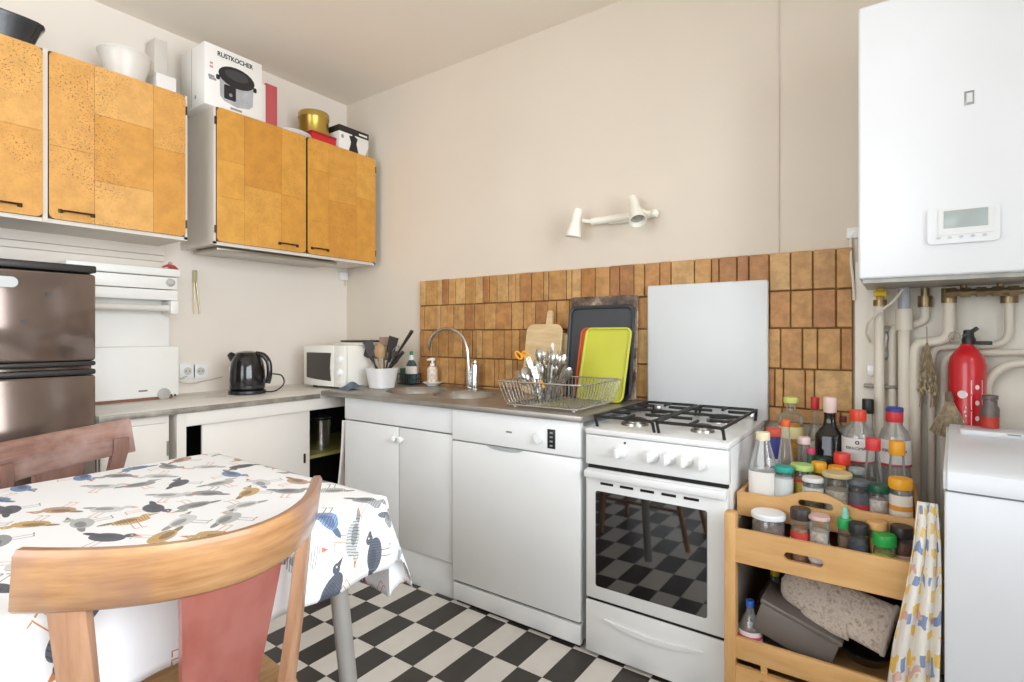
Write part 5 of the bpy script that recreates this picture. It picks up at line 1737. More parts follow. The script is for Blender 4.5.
obj('cap_tip', MB().lathe([(0.024, zz - 0.001), (0.024, zz + 0.01), (0.02, zz + 0.013), (0.004, zz + 0.013)], n=20), plastic((52, 66, 150)), q, local=True)
# middle row
jar('blue_jar', 'small blue jar with an orange-red lid next to the hob', 'jar', 774, 428, 14, -0.30, Z1, 'jar', (230, 92, 70), 0.026, plastic((66, 70, 150)), None, 0.8, ((226, 226, 232), 0.5, 0.62), group=S, capw=1.1)
jar('sauce_bottle', 'small clear sauce bottle with an orange cap, left of the oil', 'bottle', 785.5, 420, 19, -0.36, Z1, 'cone', (230, 96, 40), 0.02, GLW, (208, 186, 150), 0.4, None, group=S, neck=0.42)
jar('pale_pink_bottle', 'small clear bottle with a pale pink cap beside the sauce bottle', 'bottle', 804, 437, 12, -0.29, Z1, 'jar', (240, 214, 210), 0.022, GLW, (222, 214, 206), 0.5, None, group=S)
jar('pink_cap_vial', 'little green vial with a pink cap in front of the dark bottle', 'vial', 811, 448, 8, -0.30, Z1, 'jar', (214, 74, 110), 0.018, plastic((70, 110, 84)), None, 0.5, None, group=S)
jar('dark_lid_jar', 'jar with a dark green lid at the foot of the dark bottle', 'jar', 823, 457, 16, -0.31, Z1, 'jar', (26, 66, 54), 0.018, None, (120, 100, 70), 0.8, None, group=S)
jar('red_lid_jar', 'jar with a bright red lid between the dark bottle and soy sauce', 'jar', 842, 453, 15, -0.34, Z1, 'jar', (226, 66, 52), 0.034, None, (150, 60, 50), 0.8, None, group=S)
jar('syrup_bottle', 'clear sauce bottle with a red cap in front of the soy sauce jugs', 'bottle', 873, 438, 24, -0.36, Z1, 'cone', (218, 60, 66), 0.036, GL, (206, 120, 120), 0.42, ((206, 70, 96), 0.28, 0.34), group=S, neck=0.5)
jar('yellow_cap_bottle', 'clear sauce bottle with a yellow-orange cap at the right end', 'bottle', 897, 441, 25, -0.36, Z1, 'cone', (240, 168, 40), 0.04, GL, (206, 140, 120), 0.3, ((226, 150, 140), 0.3, 0.5), group=S, neck=0.5)
jar('yellow_lid_jar', 'small spice jar with a yellow lid behind the labelled clear jar', 'jar', 819, 462, 14, -0.40, Z1, 'jar', (238, 172, 40), 0.03, None, (200, 150, 60), 0.8, None, group=S)
jar('orange_lid_jar', 'small spice jar with an orange lid behind the gold-lidded glass jar', 'jar', 837, 466, 16, -0.40, Z1, 'jar', (236, 160, 40), 0.025, None, (200, 160, 110), 0.8, None, group=S)
jar('grey_green_jar', 'small jar with a grey-green lid below the first soy jug', 'jar', 857, 468, 15, -0.40, Z1, 'jar', (150, 160, 156), 0.016, None, (60, 110, 90), 0.8, None, group=S)
# front row
jar('vinegar_bottle', 'white plastic bottle with a cream cap at the left end', 'bottle', 763, 432, 26, -0.475, Z1, 'bottle', (236, 228, 190), 0.024, GLW, (232, 226, 216), 0.35, ((236, 232, 226), 0.12, 0.55), group=S, neck=0.46, shoulder=(0.58, 0.94), sq=0.2)
jar('teal_lid_jar', 'spice jar with a teal lid at the left of the upper tray', 'jar', 784, 466, 18, -0.485, Z1, 'jar', (30, 160, 148), 0.016, None, (190, 196, 190), 0.9, ((214, 220, 220), 0.3, 0.85), ((30, 150, 146), 0.12, 0.3), group=S)
jar('green_lid_jar', 'jar of yellow contents with a pale green lid', 'jar', 802, 464, 21, -0.44, Z1, 'jar', (176, 206, 120), 0.016, None, (226, 190, 50), 0.75, ((196, 60, 70), 0.72, 0.8), group=S)
jar('labelled_jar', 'low clear jar with a white-topped lid in front of the green-lidded jar', 'jar', 813, 477, 20, -0.49, Z1, 'jar', (226, 226, 222), 0.012, None, (120, 110, 60), 0.5, ((206, 210, 200), 0.55, 0.85), group=S)
jar('gold_lid_jar', 'wide glass jar with a gold lid above the tray handle', 'jar', 837, 472, 27, -0.475, Z1, 'jar', (206, 190, 140), 0.012, None, (206, 196, 180), 0.7, None, group=S)
jar('grey_lid_jar', 'spice jar with a dark grey lid and red label', 'jar', 858.5, 480, 20, -0.475, Z1, 'jar', (96, 104, 110), 0.012, None, (80, 74, 72), 0.85, ((92, 96, 104), 0.1, 0.8), ((206, 60, 70), 0.36, 0.52), group=S)
jar('white_spice_jar', 'jar of pinkish-white spice with a dark green lid', 'jar', 878.5, 484, 20, -0.475, Z1, 'jar', (18, 84, 60), 0.022, None, (236, 216, 206), 0.8, None, group=S)
jar('honey_jar', 'jar with a wide yellow-orange lid at the right end of the upper tray', 'jar', 900.5, 478, 21, -0.475, Z1, 'jar', (242, 172, 38), 0.028, None, (190, 116, 40), 0.5, ((236, 228, 216), 0.26, 0.86), ((226, 150, 60), 0.5, 0.62), group=S)
# lower tray
S = 'jars on the lower tray'
jar('storage_tub', 'clear tub of dark contents with a white lid, leftmost on the lower tray', 'tub', 768.5, 512, 32, -0.598, Z2, 'jar', (240, 242, 246), 0.014, GLW, (96, 60, 44), 0.8, None, group=S, capw=1.06)
jar('spice_jar', 'spice jar with a black lid and red label beside the white-lidded tub', 'jar', 800.5, 508, 19, -0.60, Z2, 'jar', (58, 50, 46), 0.030, None, (190, 140, 110), 0.8, ((206, 70, 66), 0.35, 0.72), ((240, 236, 232), 0.38, 0.55), group=S)
jar('salt_jar', 'clear jar with a silver-pink lid and white label on the lower tray', 'jar', 819, 515, 20, -0.605, Z2, 'jar', (214, 180, 176), 0.010, None, (222, 206, 196), 0.75, ((236, 230, 230), 0.12, 0.5), ((206, 60, 76), 0.25, 0.38), group=S)
jar('herb_bottle', 'small bottle with a bright green cap in the middle of the lower tray', 'bottle', 845, 518, 14, -0.575, Z2, 'jar', (44, 176, 92), 0.026, None, (150, 120, 90), 0.8, None, group=S)
b = bpy.data.objects['herb_bottle']
hz = at(845, 518, Y=-0.575).z - Z2
obj('nozzle', MB().lathe([(0.009, hz - 0.002), (0.008, hz + 0.016), (0.005, hz + 0.03), (0.002, hz + 0.031)], n=12), plastic((140, 206, 190)), b, local=True)
jar('pepper_grinder', 'spice jar with a black lid and dark label right of the green-capped bottle', 'jar', 858.5, 523, 18, -0.605, Z2, 'jar', (40, 40, 42), 0.026, None, (70, 74, 84), 0.9, ((66, 74, 88), 0.1, 0.75), ((216, 216, 216), 0.3, 0.33), group=S)
jar('orange_jar', 'jar of pale orange contents with a brown knob, at the back of the tray', 'jar', 877, 521, 18, -0.577, Z2, 'jar', (222, 172, 110), 0.020, None, (220, 160, 80), 0.8, None, group=S)
jar('green_jar', 'jar with a green lid and green-and-white label in front', 'jar', 884.5, 534, 21, -0.615, Z2, 'jar', (28, 160, 66), 0.028, None, (196, 206, 80), 0.8, ((206, 214, 90), 0.1, 0.75), ((236, 240, 236), 0.4, 0.6), group=S)
jar('brown_jar', 'jar with a black lid and pink label at the right of the lower tray', 'jar', 902, 526, 20, -0.580, Z2, 'jar', (38, 34, 32), 0.028, None, (110, 60, 50), 0.9, ((226, 180, 166), 0.25, 0.62), group=S)

# ------------------------------------------------------------------ things on the bottom tray
Z3 = BTZ
jar('water_bottle', 'small crumpled water bottle with a blue cap in the bottom tray', 'bottle', 742, 598, 24, -0.605, Z3, 'cone', (54, 104, 196), 0.018, GLW, None, 0.5, ((236, 222, 224), 0.18, 0.45), ((206, 90, 110), 0.26, 0.34), group='bottles in the bottom tray', neck=0.3)
jar('glass_bottle', 'clear round bottle with a yellow cap behind the grey box', 'bottle', 775, 568, 30, -0.40, Z3, 'bottle', (206, 176, 40), 0.022, clear('smoked_glass', (0.8, 0.82, 0.78), 0.3), None, 0.5, None, group='bottles in the bottom tray', neck=0.26, shoulder=(0.5, 0.72))
jar('blue_label_bottle', 'bottle with a pale blue label beside the grey box', 'bottle', 796, 592, 20, -0.44, Z3, 'jar', (110, 160, 190), 0.03, plastic((140, 176, 196)), None, 0.5, None, group='bottles in the bottom tray')
GREYBOX = mat('grey_tin', (116, 108, 102), 0.45, metal=0.3, var=0.08)
gb = thing('metal_box', 'grey metal bread tin tilted in the bottom tray', 'box', (2.77, -0.55, Z3))
tm = frame((2.672, -0.645, Z3 + 0.105), Vector((0.93, 0.12, -0.33)).normalized(), Vector((-0.1, 0.98, 0.1)).normalized(), Vector((0.34, -0.06, 0.93)).normalized())
ex = Vector((0.94, 0.0, -0.30)).normalized()
ey = Vector((0, 1, 0))
ez_ = ex.cross(ey).normalized()
tm = frame((2.675, -0.63, Z3 + 0.064), ex, ey, ez_)
obj('tin', MB().box(0, 0.205, 0, 0.14, 0, 0.085, 0.004, m=tm), GREYBOX, gb)
obj('lid', MB().box(-0.004, 0.21, -0.004, 0.144, 0.085, 0.10, 0.004, m=tm), GREYBOX, gb)
obj('rest_block', MB().box(2.69, 2.86, -0.60, -0.52, Z3 + 0.0006, Z3 + 0.012, 0.002), GREYBOX, gb)
# quilted oven mitt lying over the things
n = NT('quilted_cotton')
co = n.coord('UV')
vor = n.noise(14, 5, co, 0.7)
n.base(n.ramp(vor, [(0.35, lin((150, 134, 120))), (0.5, lin((206, 192, 178))), (0.62, lin((176, 160, 146)))]))
n.set(Roughness=0.9)
chk = n.node('ShaderNodeTexWave', wave_type='BANDS', bands_direction='DIAGONAL')
chk.inputs['Scale'].default_value = 9.0
n.link(co, chk.inputs['Vector'])
n.bump(chk.outputs['Fac'], 0.3, 0.005)
MITT = n.m


def mitt():
    m0 = at(788, 582, Y=-0.53)
    m1 = at(888, 630, Y=-0.60)
    ax = (m1 - m0)
    L = ax.length
    ax.normalize()
    nr = Vector((-0.1, -0.85, 0.5))
    nr = (nr - ax * nr.dot(ax)).normalized()
    sd = nr.cross(ax).normalized()
    if sd.z < 0:
        sd = -sd
    t = thing('oven_mitt', 'taupe quilted oven mitt lying over the bottom tray', 'oven mitt', m0)

    def blob(length, wa, wb, th, o, dirv, sdv):
        nn = sdv.cross(dirv).normalized()

        def fn(a, b):
            ang = 2 * PI * b
            s = a * length
            w = wa + (wb - wa) * a
            k = math.sqrt(max(0.0, 1 - max(0, 1 - a / 0.18) ** 2)) if a < 0.18 else 1.0
            bulge = 1 + 0.05 * math.sin(a * 40)
            tt = th * k * bulge * (0.35 if a > 0.97 else 1)
            return o + dirv * s + sdv * (w * k * math.cos(ang)) + nn * (tt * math.sin(ang))
        return MB().grid(26, 20, fn, lambda a, b: (a, b))
    obj('hand', blob(L + 0.03, 0.056, 0.066, 0.02, m0 - ax * 0.02, ax, sd), MITT, t, smooth=1.2)
    th0 = at(800, 612, Y=-0.575)
    th1 = at(850, 628, Y=-0.60)
    td = (th1 - th0)
    tl = td.length
    td.normalize()
    sd2 = (sd - td * sd.dot(td)).normalized()
    obj('thumb', blob(tl, 0.022, 0.034, 0.016, th0, td, sd2), MITT, t, smooth=1.2)
    c0_ = m0 + ax * (L + 0.004)
    obj('cuff', MB().tube([c0_ - sd * 0.066, c0_ - sd * 0.03 + nr * 0.014, c0_ + sd * 0.03 + nr * 0.014, c0_ + sd * 0.066], 0.006, 8), mat('mitt_binding', (176, 164, 152), 0.9), t)


mitt()
bp = thing('frying_pan', 'black frying pan at the right of the bottom tray', 'pan', (2.95, -0.5, Z3))
pm = frame((2.955, -0.53, Z3 + 0.075), Vector((1, 0, 0)), Vector((0, 0.94, 0.34)), Vector((0, -0.34, 0.94)))
obj('body', MB().lathe([(0.055, -0.035), (0.062, -0.033), (0.082, 0.012), (0.085, 0.016), (0.079, 0.016), (0.058, -0.028), (0.02, -0.029)], n=32, m=pm), mat('pan_black', (26, 26, 27), 0.3), bp)
obj('handle', MB().tube([pm @ Vector((-0.07, -0.03, 0.01)), pm @ Vector((-0.13, -0.055, 0.03))], [0.009, 0.012], 10), BLACK, bp)
tag(obj('dark_pouch', MB().lathe([(0.05, 0.0), (0.06, 0.01), (0.062, 0.10), (0.045, 0.16), (0.02, 0.17)], (2.945, -0.33, Z3 + 0.0006), 20, sx=1.3, sy=1.0), mat('pouch_brown', (70, 50, 44), 0.7, var=0.2)), 'dark brown pouch at the back of the bottom tray', 'pouch')

# ------------------------------------------------------------------ tea towel hanging at the right corner of the shelf
n = NT('checked_towel')
uvn = n.node('ShaderNodeUVMap').outputs[0]
sp_ = n.node('ShaderNodeSeparateXYZ')
wob = n.node('ShaderNodeTexNoise')
wob.inputs['Scale'].default_value = 4.0
n.link(uvn, wob.inputs['Vector'])
va = n.node('ShaderNodeVectorMath', operation='MULTIPLY_ADD')
n.link(wob.outputs['Color'], va.inputs[0])
va.inputs[1].default_value = (0.5, 0.16, 0)
n.link(uvn, va.inputs[2])
n.link(va.outputs[0], sp_.inputs[0])
M_ = n.math


def stripes(v, f, w, ph=0.0):
    return M_('LESS_THAN', M_('FRACT', M_('ADD', M_('MULTIPLY', v, f), ph)), w)


c = lin((238, 234, 226))
ya_ = stripes(sp_.outputs[1], 9.0, 0.5)
yb_ = stripes(sp_.outputs[0], 3.0, 0.4, 0.3)
c = n.mix(M_('MULTIPLY', ya_, yb_), c, lin((240, 204, 110)))
bl = M_('MULTIPLY', stripes(sp_.outputs[1], 5.0, 0.3, 0.5), stripes(sp_.outputs[0], 3.0, 0.35, 0.75))
c = n.mix(bl, c, lin((140, 158, 196)))
pk = M_('MULTIPLY', stripes(sp_.outputs[1], 4.0, 0.16, 0.2), stripes(sp_.outputs[0], 3.0, 0.3, 0.05))
c = n.mix(pk, c, lin((226, 186, 176)))
n.base(c)
n.set(Roughness=0.9)
TOWEL = n.m


def towel_sheet(left, right, depth, folds, amp):
    """left, right: lists of (px, py) down the two edges at distance depth"""
    def fn(a, b):
        k = a * (len(left) - 1)
        i = min(int(k), len(left) - 2)
        f = k - i
        lx, ly = [left[i][q] * (1 - f) + left[i + 1][q] * f for q in (0, 1)]
        rx, ry = [right[i][q] * (1 - f) + right[i + 1][q] * f for q in (0, 1)]
        yy = depth - 0.02 * a + amp * (0.25 + a) * math.sin(folds * PI * b + a * 2)
        return at(lx + (rx - lx) * b, ly + (ry - ly) * b, Y=yy)
    return MB().grid(30, 24, fn, lambda a, b: (b, a))


tw = obj('tea_towel', towel_sheet([(917, 501), (913, 545), (905, 590), (894, 640), (886, 700)], [(938, 504), (941, 545), (942, 590), (941, 640), (939, 700)], -0.685, 5, 0.014), TOWEL, smooth=1.2)
tw.modifiers.new('thickness', 'SOLIDIFY').thickness = 0.003
tag(tw, 'white tea towel with yellow and blue blocks hanging by the washing machine', 'towel')
# ------------------------------------------------------------------ boiler pipes, extinguisher, wall light
PIPE = mat('pipe_paint', (226, 218, 202), 0.45, var=0.04)
BRASS = mat('brass_worn', (140, 122, 92), 0.35, metal=0.8, var=0.2, vscale=30)
YEL = mat('valve_yellow', (214, 178, 30), 0.4)
PY = -0.07
PBOT = 0.30


def run(label, pix, r, y=PY, extra=None, rad=0.035, to_floor=True):
    pts = [at(a, b, Y=y) for a, b in pix]
    if to_floor:
        pts.append(Vector((pts[-1].x, y, PBOT)))
    t = thing('pipe', label, 'pipe', tuple(pts[-1]), 0, 'boiler pipes')
    obj('pipe_run', MB().tube(smooth_path(pts, rad), r, 14), PIPE, t)
    for (a, b0, b1, rr, m) in (extra or []):
        p0, p1 = at(a, b0, Y=y), at(a, b1, Y=y)
        obj('fitting', MB().cyl(p0, p1, rr, n=12), m, t)
    return t, pts


UZ = BZ0 - 0.010
t, pts = run('straight cream pipe with a yellow gas valve at its top', [(879, 305), (879, 440)], 0.0155, PY, [(880, 300, 306, 0.02, BRASS), (880, 287.5, 300, 0.012, YEL)])
p = at(880, 293, Y=PY - 0.015)
obj('valve_lever', MB().box(p.x - 0.02, p.x + 0.02, PY - 0.03, PY - 0.02, p.z - 0.012, p.z + 0.006, 0.003), YEL, t)
run('thickest pipe with a grey upper sleeve and a wide white joint', [(904, 309), (904, 440)], 0.017, PY, [(904, 287.5, 310, 0.017, mat('sleeve_grey', (176, 182, 188), 0.4)), (904, 309, 330, 0.024, PIPE)])
run('cream pipe stepping left below the second brass valve', [(925, 306), (925, 322), (893, 327), (892.5, 345), (892.5, 440)], 0.0135, PY + 0.034, [(925, 288, 296, 0.012, BRASS), (925, 296, 307, 0.02, BRASS)])
run('cream pipe with a long step left under the brass manifold', [(949, 302), (949, 340), (916, 343), (915, 360), (915, 440)], 0.0165, PY - 0.004, [(949, 288, 303, 0.02, BRASS)])
run('thin cream pipe bending left above the extinguisher', [(1009, 300), (1009, 345), (935, 347), (931, 360), (931, 440)], 0.011, PY + 0.022, [(1009, 296, 303, 0.022, BRASS)], 0.05)
run('thin cream pipe passing behind the extinguisher from the right', [(1060, 352), (952, 353), (944, 362), (943, 440)], 0.011, PY + 0.03, None, 0.05)
run('curved cream pipe at the right of the extinguisher', [(1060, 362), (1005, 364), (987, 380), (985, 440)], 0.013, PY - 0.002, None, 0.06)
mf = thing('manifold', 'row of worn brass fittings along the underside of the boiler', 'fittings', tuple(at(985, 290, Y=PY)))
a, b_ = at(946, 290, Y=-0.10), at(1060, 286.5, Y=-0.10)
zc = 1.272
obj('bar', MB().tube([(a.x, -0.10, zc), (b_.x, -0.10, zc)], 0.011, 12), BRASS, mf)
for k in range(7):
    xx = a.x + (b_.x - a.x) * (k + 0.3) / 7
    obj('nut', MB().tube([(xx - 0.012, -0.10, zc), (xx + 0.012, -0.10, zc)], 0.017, 6), BRASS, mf)
for k in range(3):
    xx = a.x + (b_.x - a.x) * (k + 0.5) / 3
    obj('riser', MB().cyl((xx, -0.10, zc), (xx, -0.10, UZ - 0.003), 0.009, n=10), BRASS, mf)
w = [at(903, 289, Y=-0.13), at(893, 302, Y=-0.13), at(880, 311, Y=-0.12), at(868, 322, Y=-0.10), at(866, 334, Y=-0.06), at(870, 342, Y=-0.04)]
tag(obj('thin_wire', MB().tube(smooth_path(w, 0.04), 0.004, 8), PIPE), 'thin cream wire looping from the boiler in front of the first pipe', 'wire')
w = [at(856, 232, Y=-0.008), at(851, 236, Y=-0.008), at(851, 262, Y=-0.025), at(853.5, 285, Y=-0.03), at(854, 300, Y=-0.03)]
cb = thing('wall_cable', 'pale cable leaving a small outlet between tiles and boiler', 'cable', tuple(w[0]))
obj('flex', MB().tube(smooth_path(w, 0.03), 0.0045, 8), PIPE, cb)
p = at(853, 233, Y=-0.004)
obj('outlet', MB().box(p.x - 0.02, p.x + 0.02, -0.012, -0.0005, p.z - 0.02, p.z + 0.02, 0.004), WHITE, cb)
for px, py, nm in ((885, 340, 'grey wall clip holding a foil scrap between the first two pipes'), (871, 372, 'white tap handle on the panel left of the pipes')):
    p = at(px, py, Y=-0.03)
    t = thing('wall_valve' if px < 880 else 'wall_clip', nm, 'valve' if px < 880 else 'clip', (p.x, -0.02, p.z))
    if px < 880:
        obj('stem', MB().cyl((p.x, -0.018, p.z), (p.x, -0.05, p.z), 0.012, n=12), WHITE, t)
        obj('lever', MB().box(p.x - 0.012, p.x + 0.03, -0.06, -0.046, p.z - 0.012, p.z + 0.028, 0.005), WHITE, t)
    else:
        obj('plate', MB().box(p.x - 0.016, p.x + 0.016, -0.026, -0.0185, p.z - 0.03, p.z + 0.05, 0.003), mat('foil_grey', (160, 156, 148), 0.35, metal=0.5, var=0.3, vscale=60), t)
        obj('foil', MB().lathe([(0.004, -0.07), (0.014, -0.05), (0.01, -0.02), (0.015, 0.01), (0.006, 0.03)], (p.x, -0.036, p.z), 9), mat('foil_grey', (160, 156, 148), 0.35, metal=0.5, var=0.3, vscale=60), t)
for px in (881, 915):
    p = at(px, 386, Y=-0.03)
    tag(obj('pipe_bracket', MB().box(p.x - 0.05, p.x + 0.05, -0.052, -0.0185, p.z - 0.006, p.z + 0.006, 0.002), mat('bracket_grey', (140, 134, 126), 0.45, metal=0.4)),
        'grey metal bracket behind the first pipes' if px < 900 else 'grey metal bracket behind the stepped pipes', 'bracket', 'pipe brackets')

# fire extinguisher
EY_ = -0.103
p = at(967, 346, Y=EY_)
dep = (p - CAM).dot(FW)
er = 29.5 * dep / FPX / 2
zt = p.z
fe = thing('fire_extinguisher', 'red fire extinguisher hanging behind the washing machine', 'extinguisher', (p.x, EY_, zt - 0.42))
RED = mat('extinguisher_red', (206, 26, 38), 0.3, var=0.02, coat=0.3)
obj('cylinder', MB().lathe([(er * 0.85, zt - 0.42), (er, zt - 0.41), (er, zt - 0.06), (er * 0.9, zt - 0.035), (er * 0.6, zt - 0.012), (er * 0.36, zt), (er * 0.34, zt + 0.006)], (p.x, EY_, 0), 32), RED, fe)
hv = obj('valve_head', MB().lathe([(0.017, zt + 0.006), (0.018, zt + 0.02), (0.014, zt + 0.03), (0.013, zt + 0.05), (0.006, zt + 0.052)], (p.x + 0.004, EY_, 0), 16), BLACK, fe)
obj('lever', MB().box(p.x - 0.012, p.x + 0.034, EY_ - 0.012, EY_ + 0.012, zt + 0.030, zt + 0.042, 0.003, m=Matrix.Translation((p.x, EY_, zt + 0.036)) @ Matrix.Rotation(-0.7, 4, 'Y') @ Matrix.Translation((-p.x, -EY_, -zt - 0.036))), BLACK, hv)
obj('pin', MB().tube([(p.x - 0.012 + 0.014 * math.cos(2 * PI * k / 12) - 0.02, EY_ - 0.014, zt + 0.03 + 0.014 * math.sin(2 * PI * k / 12)) for k in range(12)], 0.0022, 6, closed=True), STEEL, hv)
obj('collar', MB().box(p.x - 0.005, p.x + 0.06, EY_ - 0.008, EY_ + 0.008, zt + 0.004, zt + 0.016, 0.003), BLACK, hv)
obj('hanger', MB().box(p.x - 0.015, p.x + 0.015, EY_ + er * 0.7, -0.0185, zt - 0.05, zt - 0.02, 0.002), BLACK, fe)
PR = mat('extinguisher_print', (240, 226, 226), 0.5, var=0.0)


def on_tin(name, poly, ang, z, m, parent):
    """flat print wrapped on the cylinder"""
    mb = MB()
    n_ = len(poly)
    vs_ = []
    for x, y in poly:
        a = ang + x / er
        vs_.append(mb.bm.verts.new((p.x + (er + 0.0008) * math.sin(a), EY_ - (er + 0.0008) * math.cos(a), z + y)))
    mb.bm.faces.new(vs_)
    return obj(name, mb, m, parent, smooth=0)


lab_ = obj('label_frame', MB().lathe([(er + 0.0003, zt - 0.36), (er + 0.0005, zt - 0.359)], (p.x, EY_, 0), 32, cap=False), PR, fe)
on_tin('print_oval', ellipse(0.026, 0.024, 18), -0.32, zt - 0.15, PR, fe)
for k, (wd, dz, an) in enumerate(((0.03, -0.19, -0.42), (0.024, -0.203, -0.38), (0.03, -0.216, -0.42), (0.022, -0.235, -0.4), (0.028, -0.25, -0.44), (0.02, -0.265, -0.4))):
    on_tin('print_line', [(-wd / 2, -0.003), (wd / 2, -0.003), (wd / 2, 0.003), (-wd / 2, 0.003)], an, zt + dz, PR, fe)
for q in range(4):
    z0_, z1_ = zt - 0.105 - q * 0.048, zt - 0.148 - q * 0.048
    for (x0_, x1_, za_, zb_) in ((-0.016, 0.016, z0_, z0_ - 0.0022), (-0.016, 0.016, z1_ + 0.0022, z1_), (-0.016, -0.0138, z0_, z1_), (0.0138, 0.016, z0_, z1_)):
        on_tin('print_frame', [(x0_, zb_), (x1_, zb_), (x1_, za_), (x0_, za_)], 0.46, 0.0, PR, fe)
    on_tin('print_mark', ellipse(0.012, 0.016, 8), 0.46, (z0_ + z1_) / 2, PR, fe)
# small grey-and-red tin beside it
p2 = at(990, 395, Y=-0.20)
sb_ = thing('spray_can', 'small grey can with a red lower half right of the extinguisher', 'can', (p2.x, -0.20, 0.8626))
obj('can', MB().lathe([(0.021, 0.8626), (0.021, 0.866), (0.021, 0.895)], (p2.x, -0.20, 0), 18), mat('can_red', (190, 56, 40), 0.4), sb_)
obj('top', MB().lathe([(0.022, 0.895), (0.022, 0.92), (0.017, 0.93), (0.017, 0.945), (0.019, 0.947), (0.019, 0.958), (0.008, 0.96)], (p2.x, -0.20, 0), 18), mat('can_grey', (110, 100, 96), 0.4, metal=0.3), sb_)

# dried herb bundle hanging among the pipes and a hand brush
HERB = mat('dried_stems', (156, 140, 110), 0.9, var=0.3, vscale=60)
h0 = at(927, 342, Y=-0.115)
hbn = thing('dried_herbs', 'bundle of dried herbs hanging head down among the pipes', 'herbs', tuple(h0))
rh = random.Random(3)
obj('string', MB().tube([h0 + Vector((0, 0.02, 0.05)), h0], 0.0015, 6), HERB, hbn)
mb = MB()
for k in range(26):
    e = at(927 + rh.uniform(-9, 12), 388 + rh.uniform(-14, 24), Y=-0.115 + rh.uniform(-0.02, 0.02))
    m_ = (h0 + e) / 2 + Vector((rh.uniform(-0.012, 0.012), 0, 0))
    mb.tube([h0, m_, e], [0.0018, 0.0016, 0.001], 4)
st = obj('stems', mb, HERB, hbn)
st['kind'] = 'stuff'
mb = MB()
for k in range(45):
    f = rh.uniform(0.35, 1.0)
    c_ = at(927 + rh.uniform(-10, 11) * f, 345 + 50 * f, Y=-0.115 + rh.uniform(-0.02, 0.02))
    r_ = rh.uniform(0.003, 0.006)
    mb.lathe([(r_ * 0.2, -r_ * 1.6), (r_, 0), (r_ * 0.2, r_ * 1.6)], c_, 5)
lv = obj('dry_leaves', mb, mat('dried_leaf', (176, 162, 132), 0.9, var=0.3, vscale=50), hbn)
lv['kind'] = 'stuff'
b0 = at(950, 398, Y=-0.15)
br = thing('straw_brush', 'fan-shaped straw brush leaning behind the washing machine', 'brush', (b0.x, -0.15, 0.86))
obj('grip', MB().tube([b0 + Vector((-0.004, 0, 0.02)), b0 + Vector((0, 0, -0.01))], [0.008, 0.012], 10), mat('brush_tie', (120, 104, 80), 0.8), br)
mb = MB()
for k in range(34):
    a_ = -0.55 + 1.1 * k / 33
    e = b0 + Vector((0.10 * math.sin(a_) * 1.0, rh.uniform(-0.008, 0.008), -0.125 * math.cos(a_)))
    mb.tube([b0 + Vector((0.01 * math.sin(a_), 0, -0.008)), e], [0.0014, 0.0018], 4)
s_ = obj('straw', mb, mat('straw_grey', (172, 156, 130), 0.9, var=0.3, vscale=80), br)
s_['kind'] = 'stuff'

# double spot wall light
CREAMW = mat('spot_cream', (244, 240, 226), 0.35, var=0.01)
L0, L1 = at(592, 222, Y=-0.05), at(646, 212, Y=-0.05)
zl = (L0.z + L1.z) / 2
wl = thing('wall_light', 'cream double spotlight on the back wall above the tiles', 'wall light', ((L0.x + L1.x) / 2, 0, zl))
obj('bar', MB().tube([(L0.x - 0.01, -0.03, zl), (L1.x + 0.02, -0.03, zl)], 0.017, 14), CREAMW, wl)
obj('wall_plate', MB().box((L0.x + L1.x) / 2 - 0.06, (L0.x + L1.x) / 2 + 0.06, -0.03, -0.0005, zl - 0.022, zl + 0.022, 0.006), CREAMW, wl)


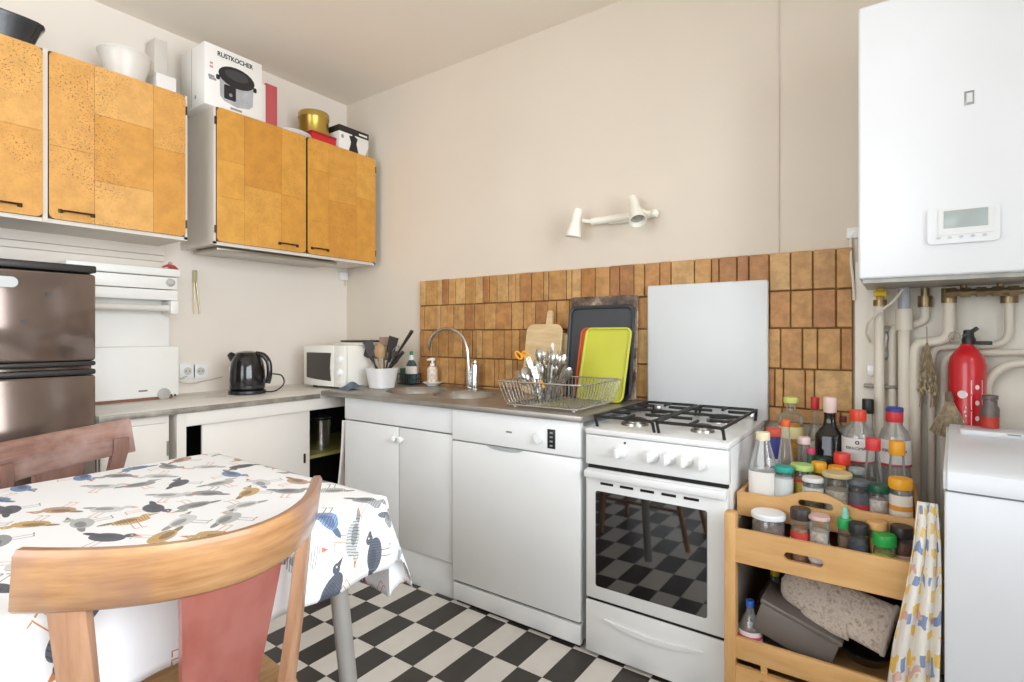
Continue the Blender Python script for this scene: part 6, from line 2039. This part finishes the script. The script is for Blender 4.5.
def spot(px, py, px2, py2, yj, dy):
    """spot head from its back end (px, py) to its mouth (px2, py2)"""
    a, b = at(px, py, Y=yj), at(px2, py2, Y=yj + dy)
    d = (b - a)
    Lh = d.length
    d.normalize()
    sd = d.orthogonal().normalized()
    fm = frame(a, sd, d.cross(sd).normalized(), d)
    s = obj('spot_head', MB().lathe([(0.008, 0.0), (0.019, 0.006), (0.022, 0.02), (0.022, Lh * 0.5), (0.025, Lh * 0.55), (0.036, Lh * 0.95), (0.037, Lh), (0.034, Lh), (0.021, Lh * 0.6), (0.005, Lh * 0.58)], n=24, m=fm), CREAMW, wl)
    obj('lamp_face', MB().lathe([(0.028, Lh * 0.86), (0.02, Lh * 0.89), (0.004, Lh * 0.9)], n=20, m=fm), mat('lamp_grey', (170, 168, 160), 0.25, metal=0.4), s)
    return a, b


a, b = spot(578, 208, 573, 237, -0.10, -0.01)
obj('joint', MB().tube([(L0.x - 0.01, -0.03, zl), a * 0.5 + b * 0.5 + Vector((0.02, 0.02, 0.01))], 0.009, 10), CREAMW, wl)
a, b = spot(632, 197, 638, 221, -0.075, -0.07)
obj('joint', MB().tube([(L1.x + 0.01, -0.03, zl), a * 0.5 + b * 0.5 + Vector((0, 0.02, 0))], 0.009, 10), CREAMW, wl)
obj('end_knob', MB().lathe([(0.012, 0), (0.018, 0.006), (0.018, 0.02), (0.01, 0.028)], n=16, m=frame((L1.x + 0.02, -0.03, zl), Vector((0, 1, 0)), Vector((0, 0, 1)), Vector((1, 0, 0)))), CREAMW, wl)

# white towel hanging at the left side of the sink cabinet
n = at(340, 425, X=0.742)


def tw2(a, b):
    z = 0.70 - a * 0.42
    y = -0.585 + b * 0.16 + 0.0 * a
    x = 0.735 - 0.05 * a * (1 - b) + 0.010 * math.sin(b * 9 + a * 3) - 0.012
    return Vector((x, y, z))


t2 = obj('hand_towel', MB().grid(16, 14, tw2), mat('towel_white', (232, 222, 216), 0.9, var=0.05, vscale=20), smooth=1.2)
t2.modifiers.new('thickness', 'SOLIDIFY').thickness = 0.004
tag(t2, 'pale hand towel hanging at the left side of the sink cabinet', 'towel')
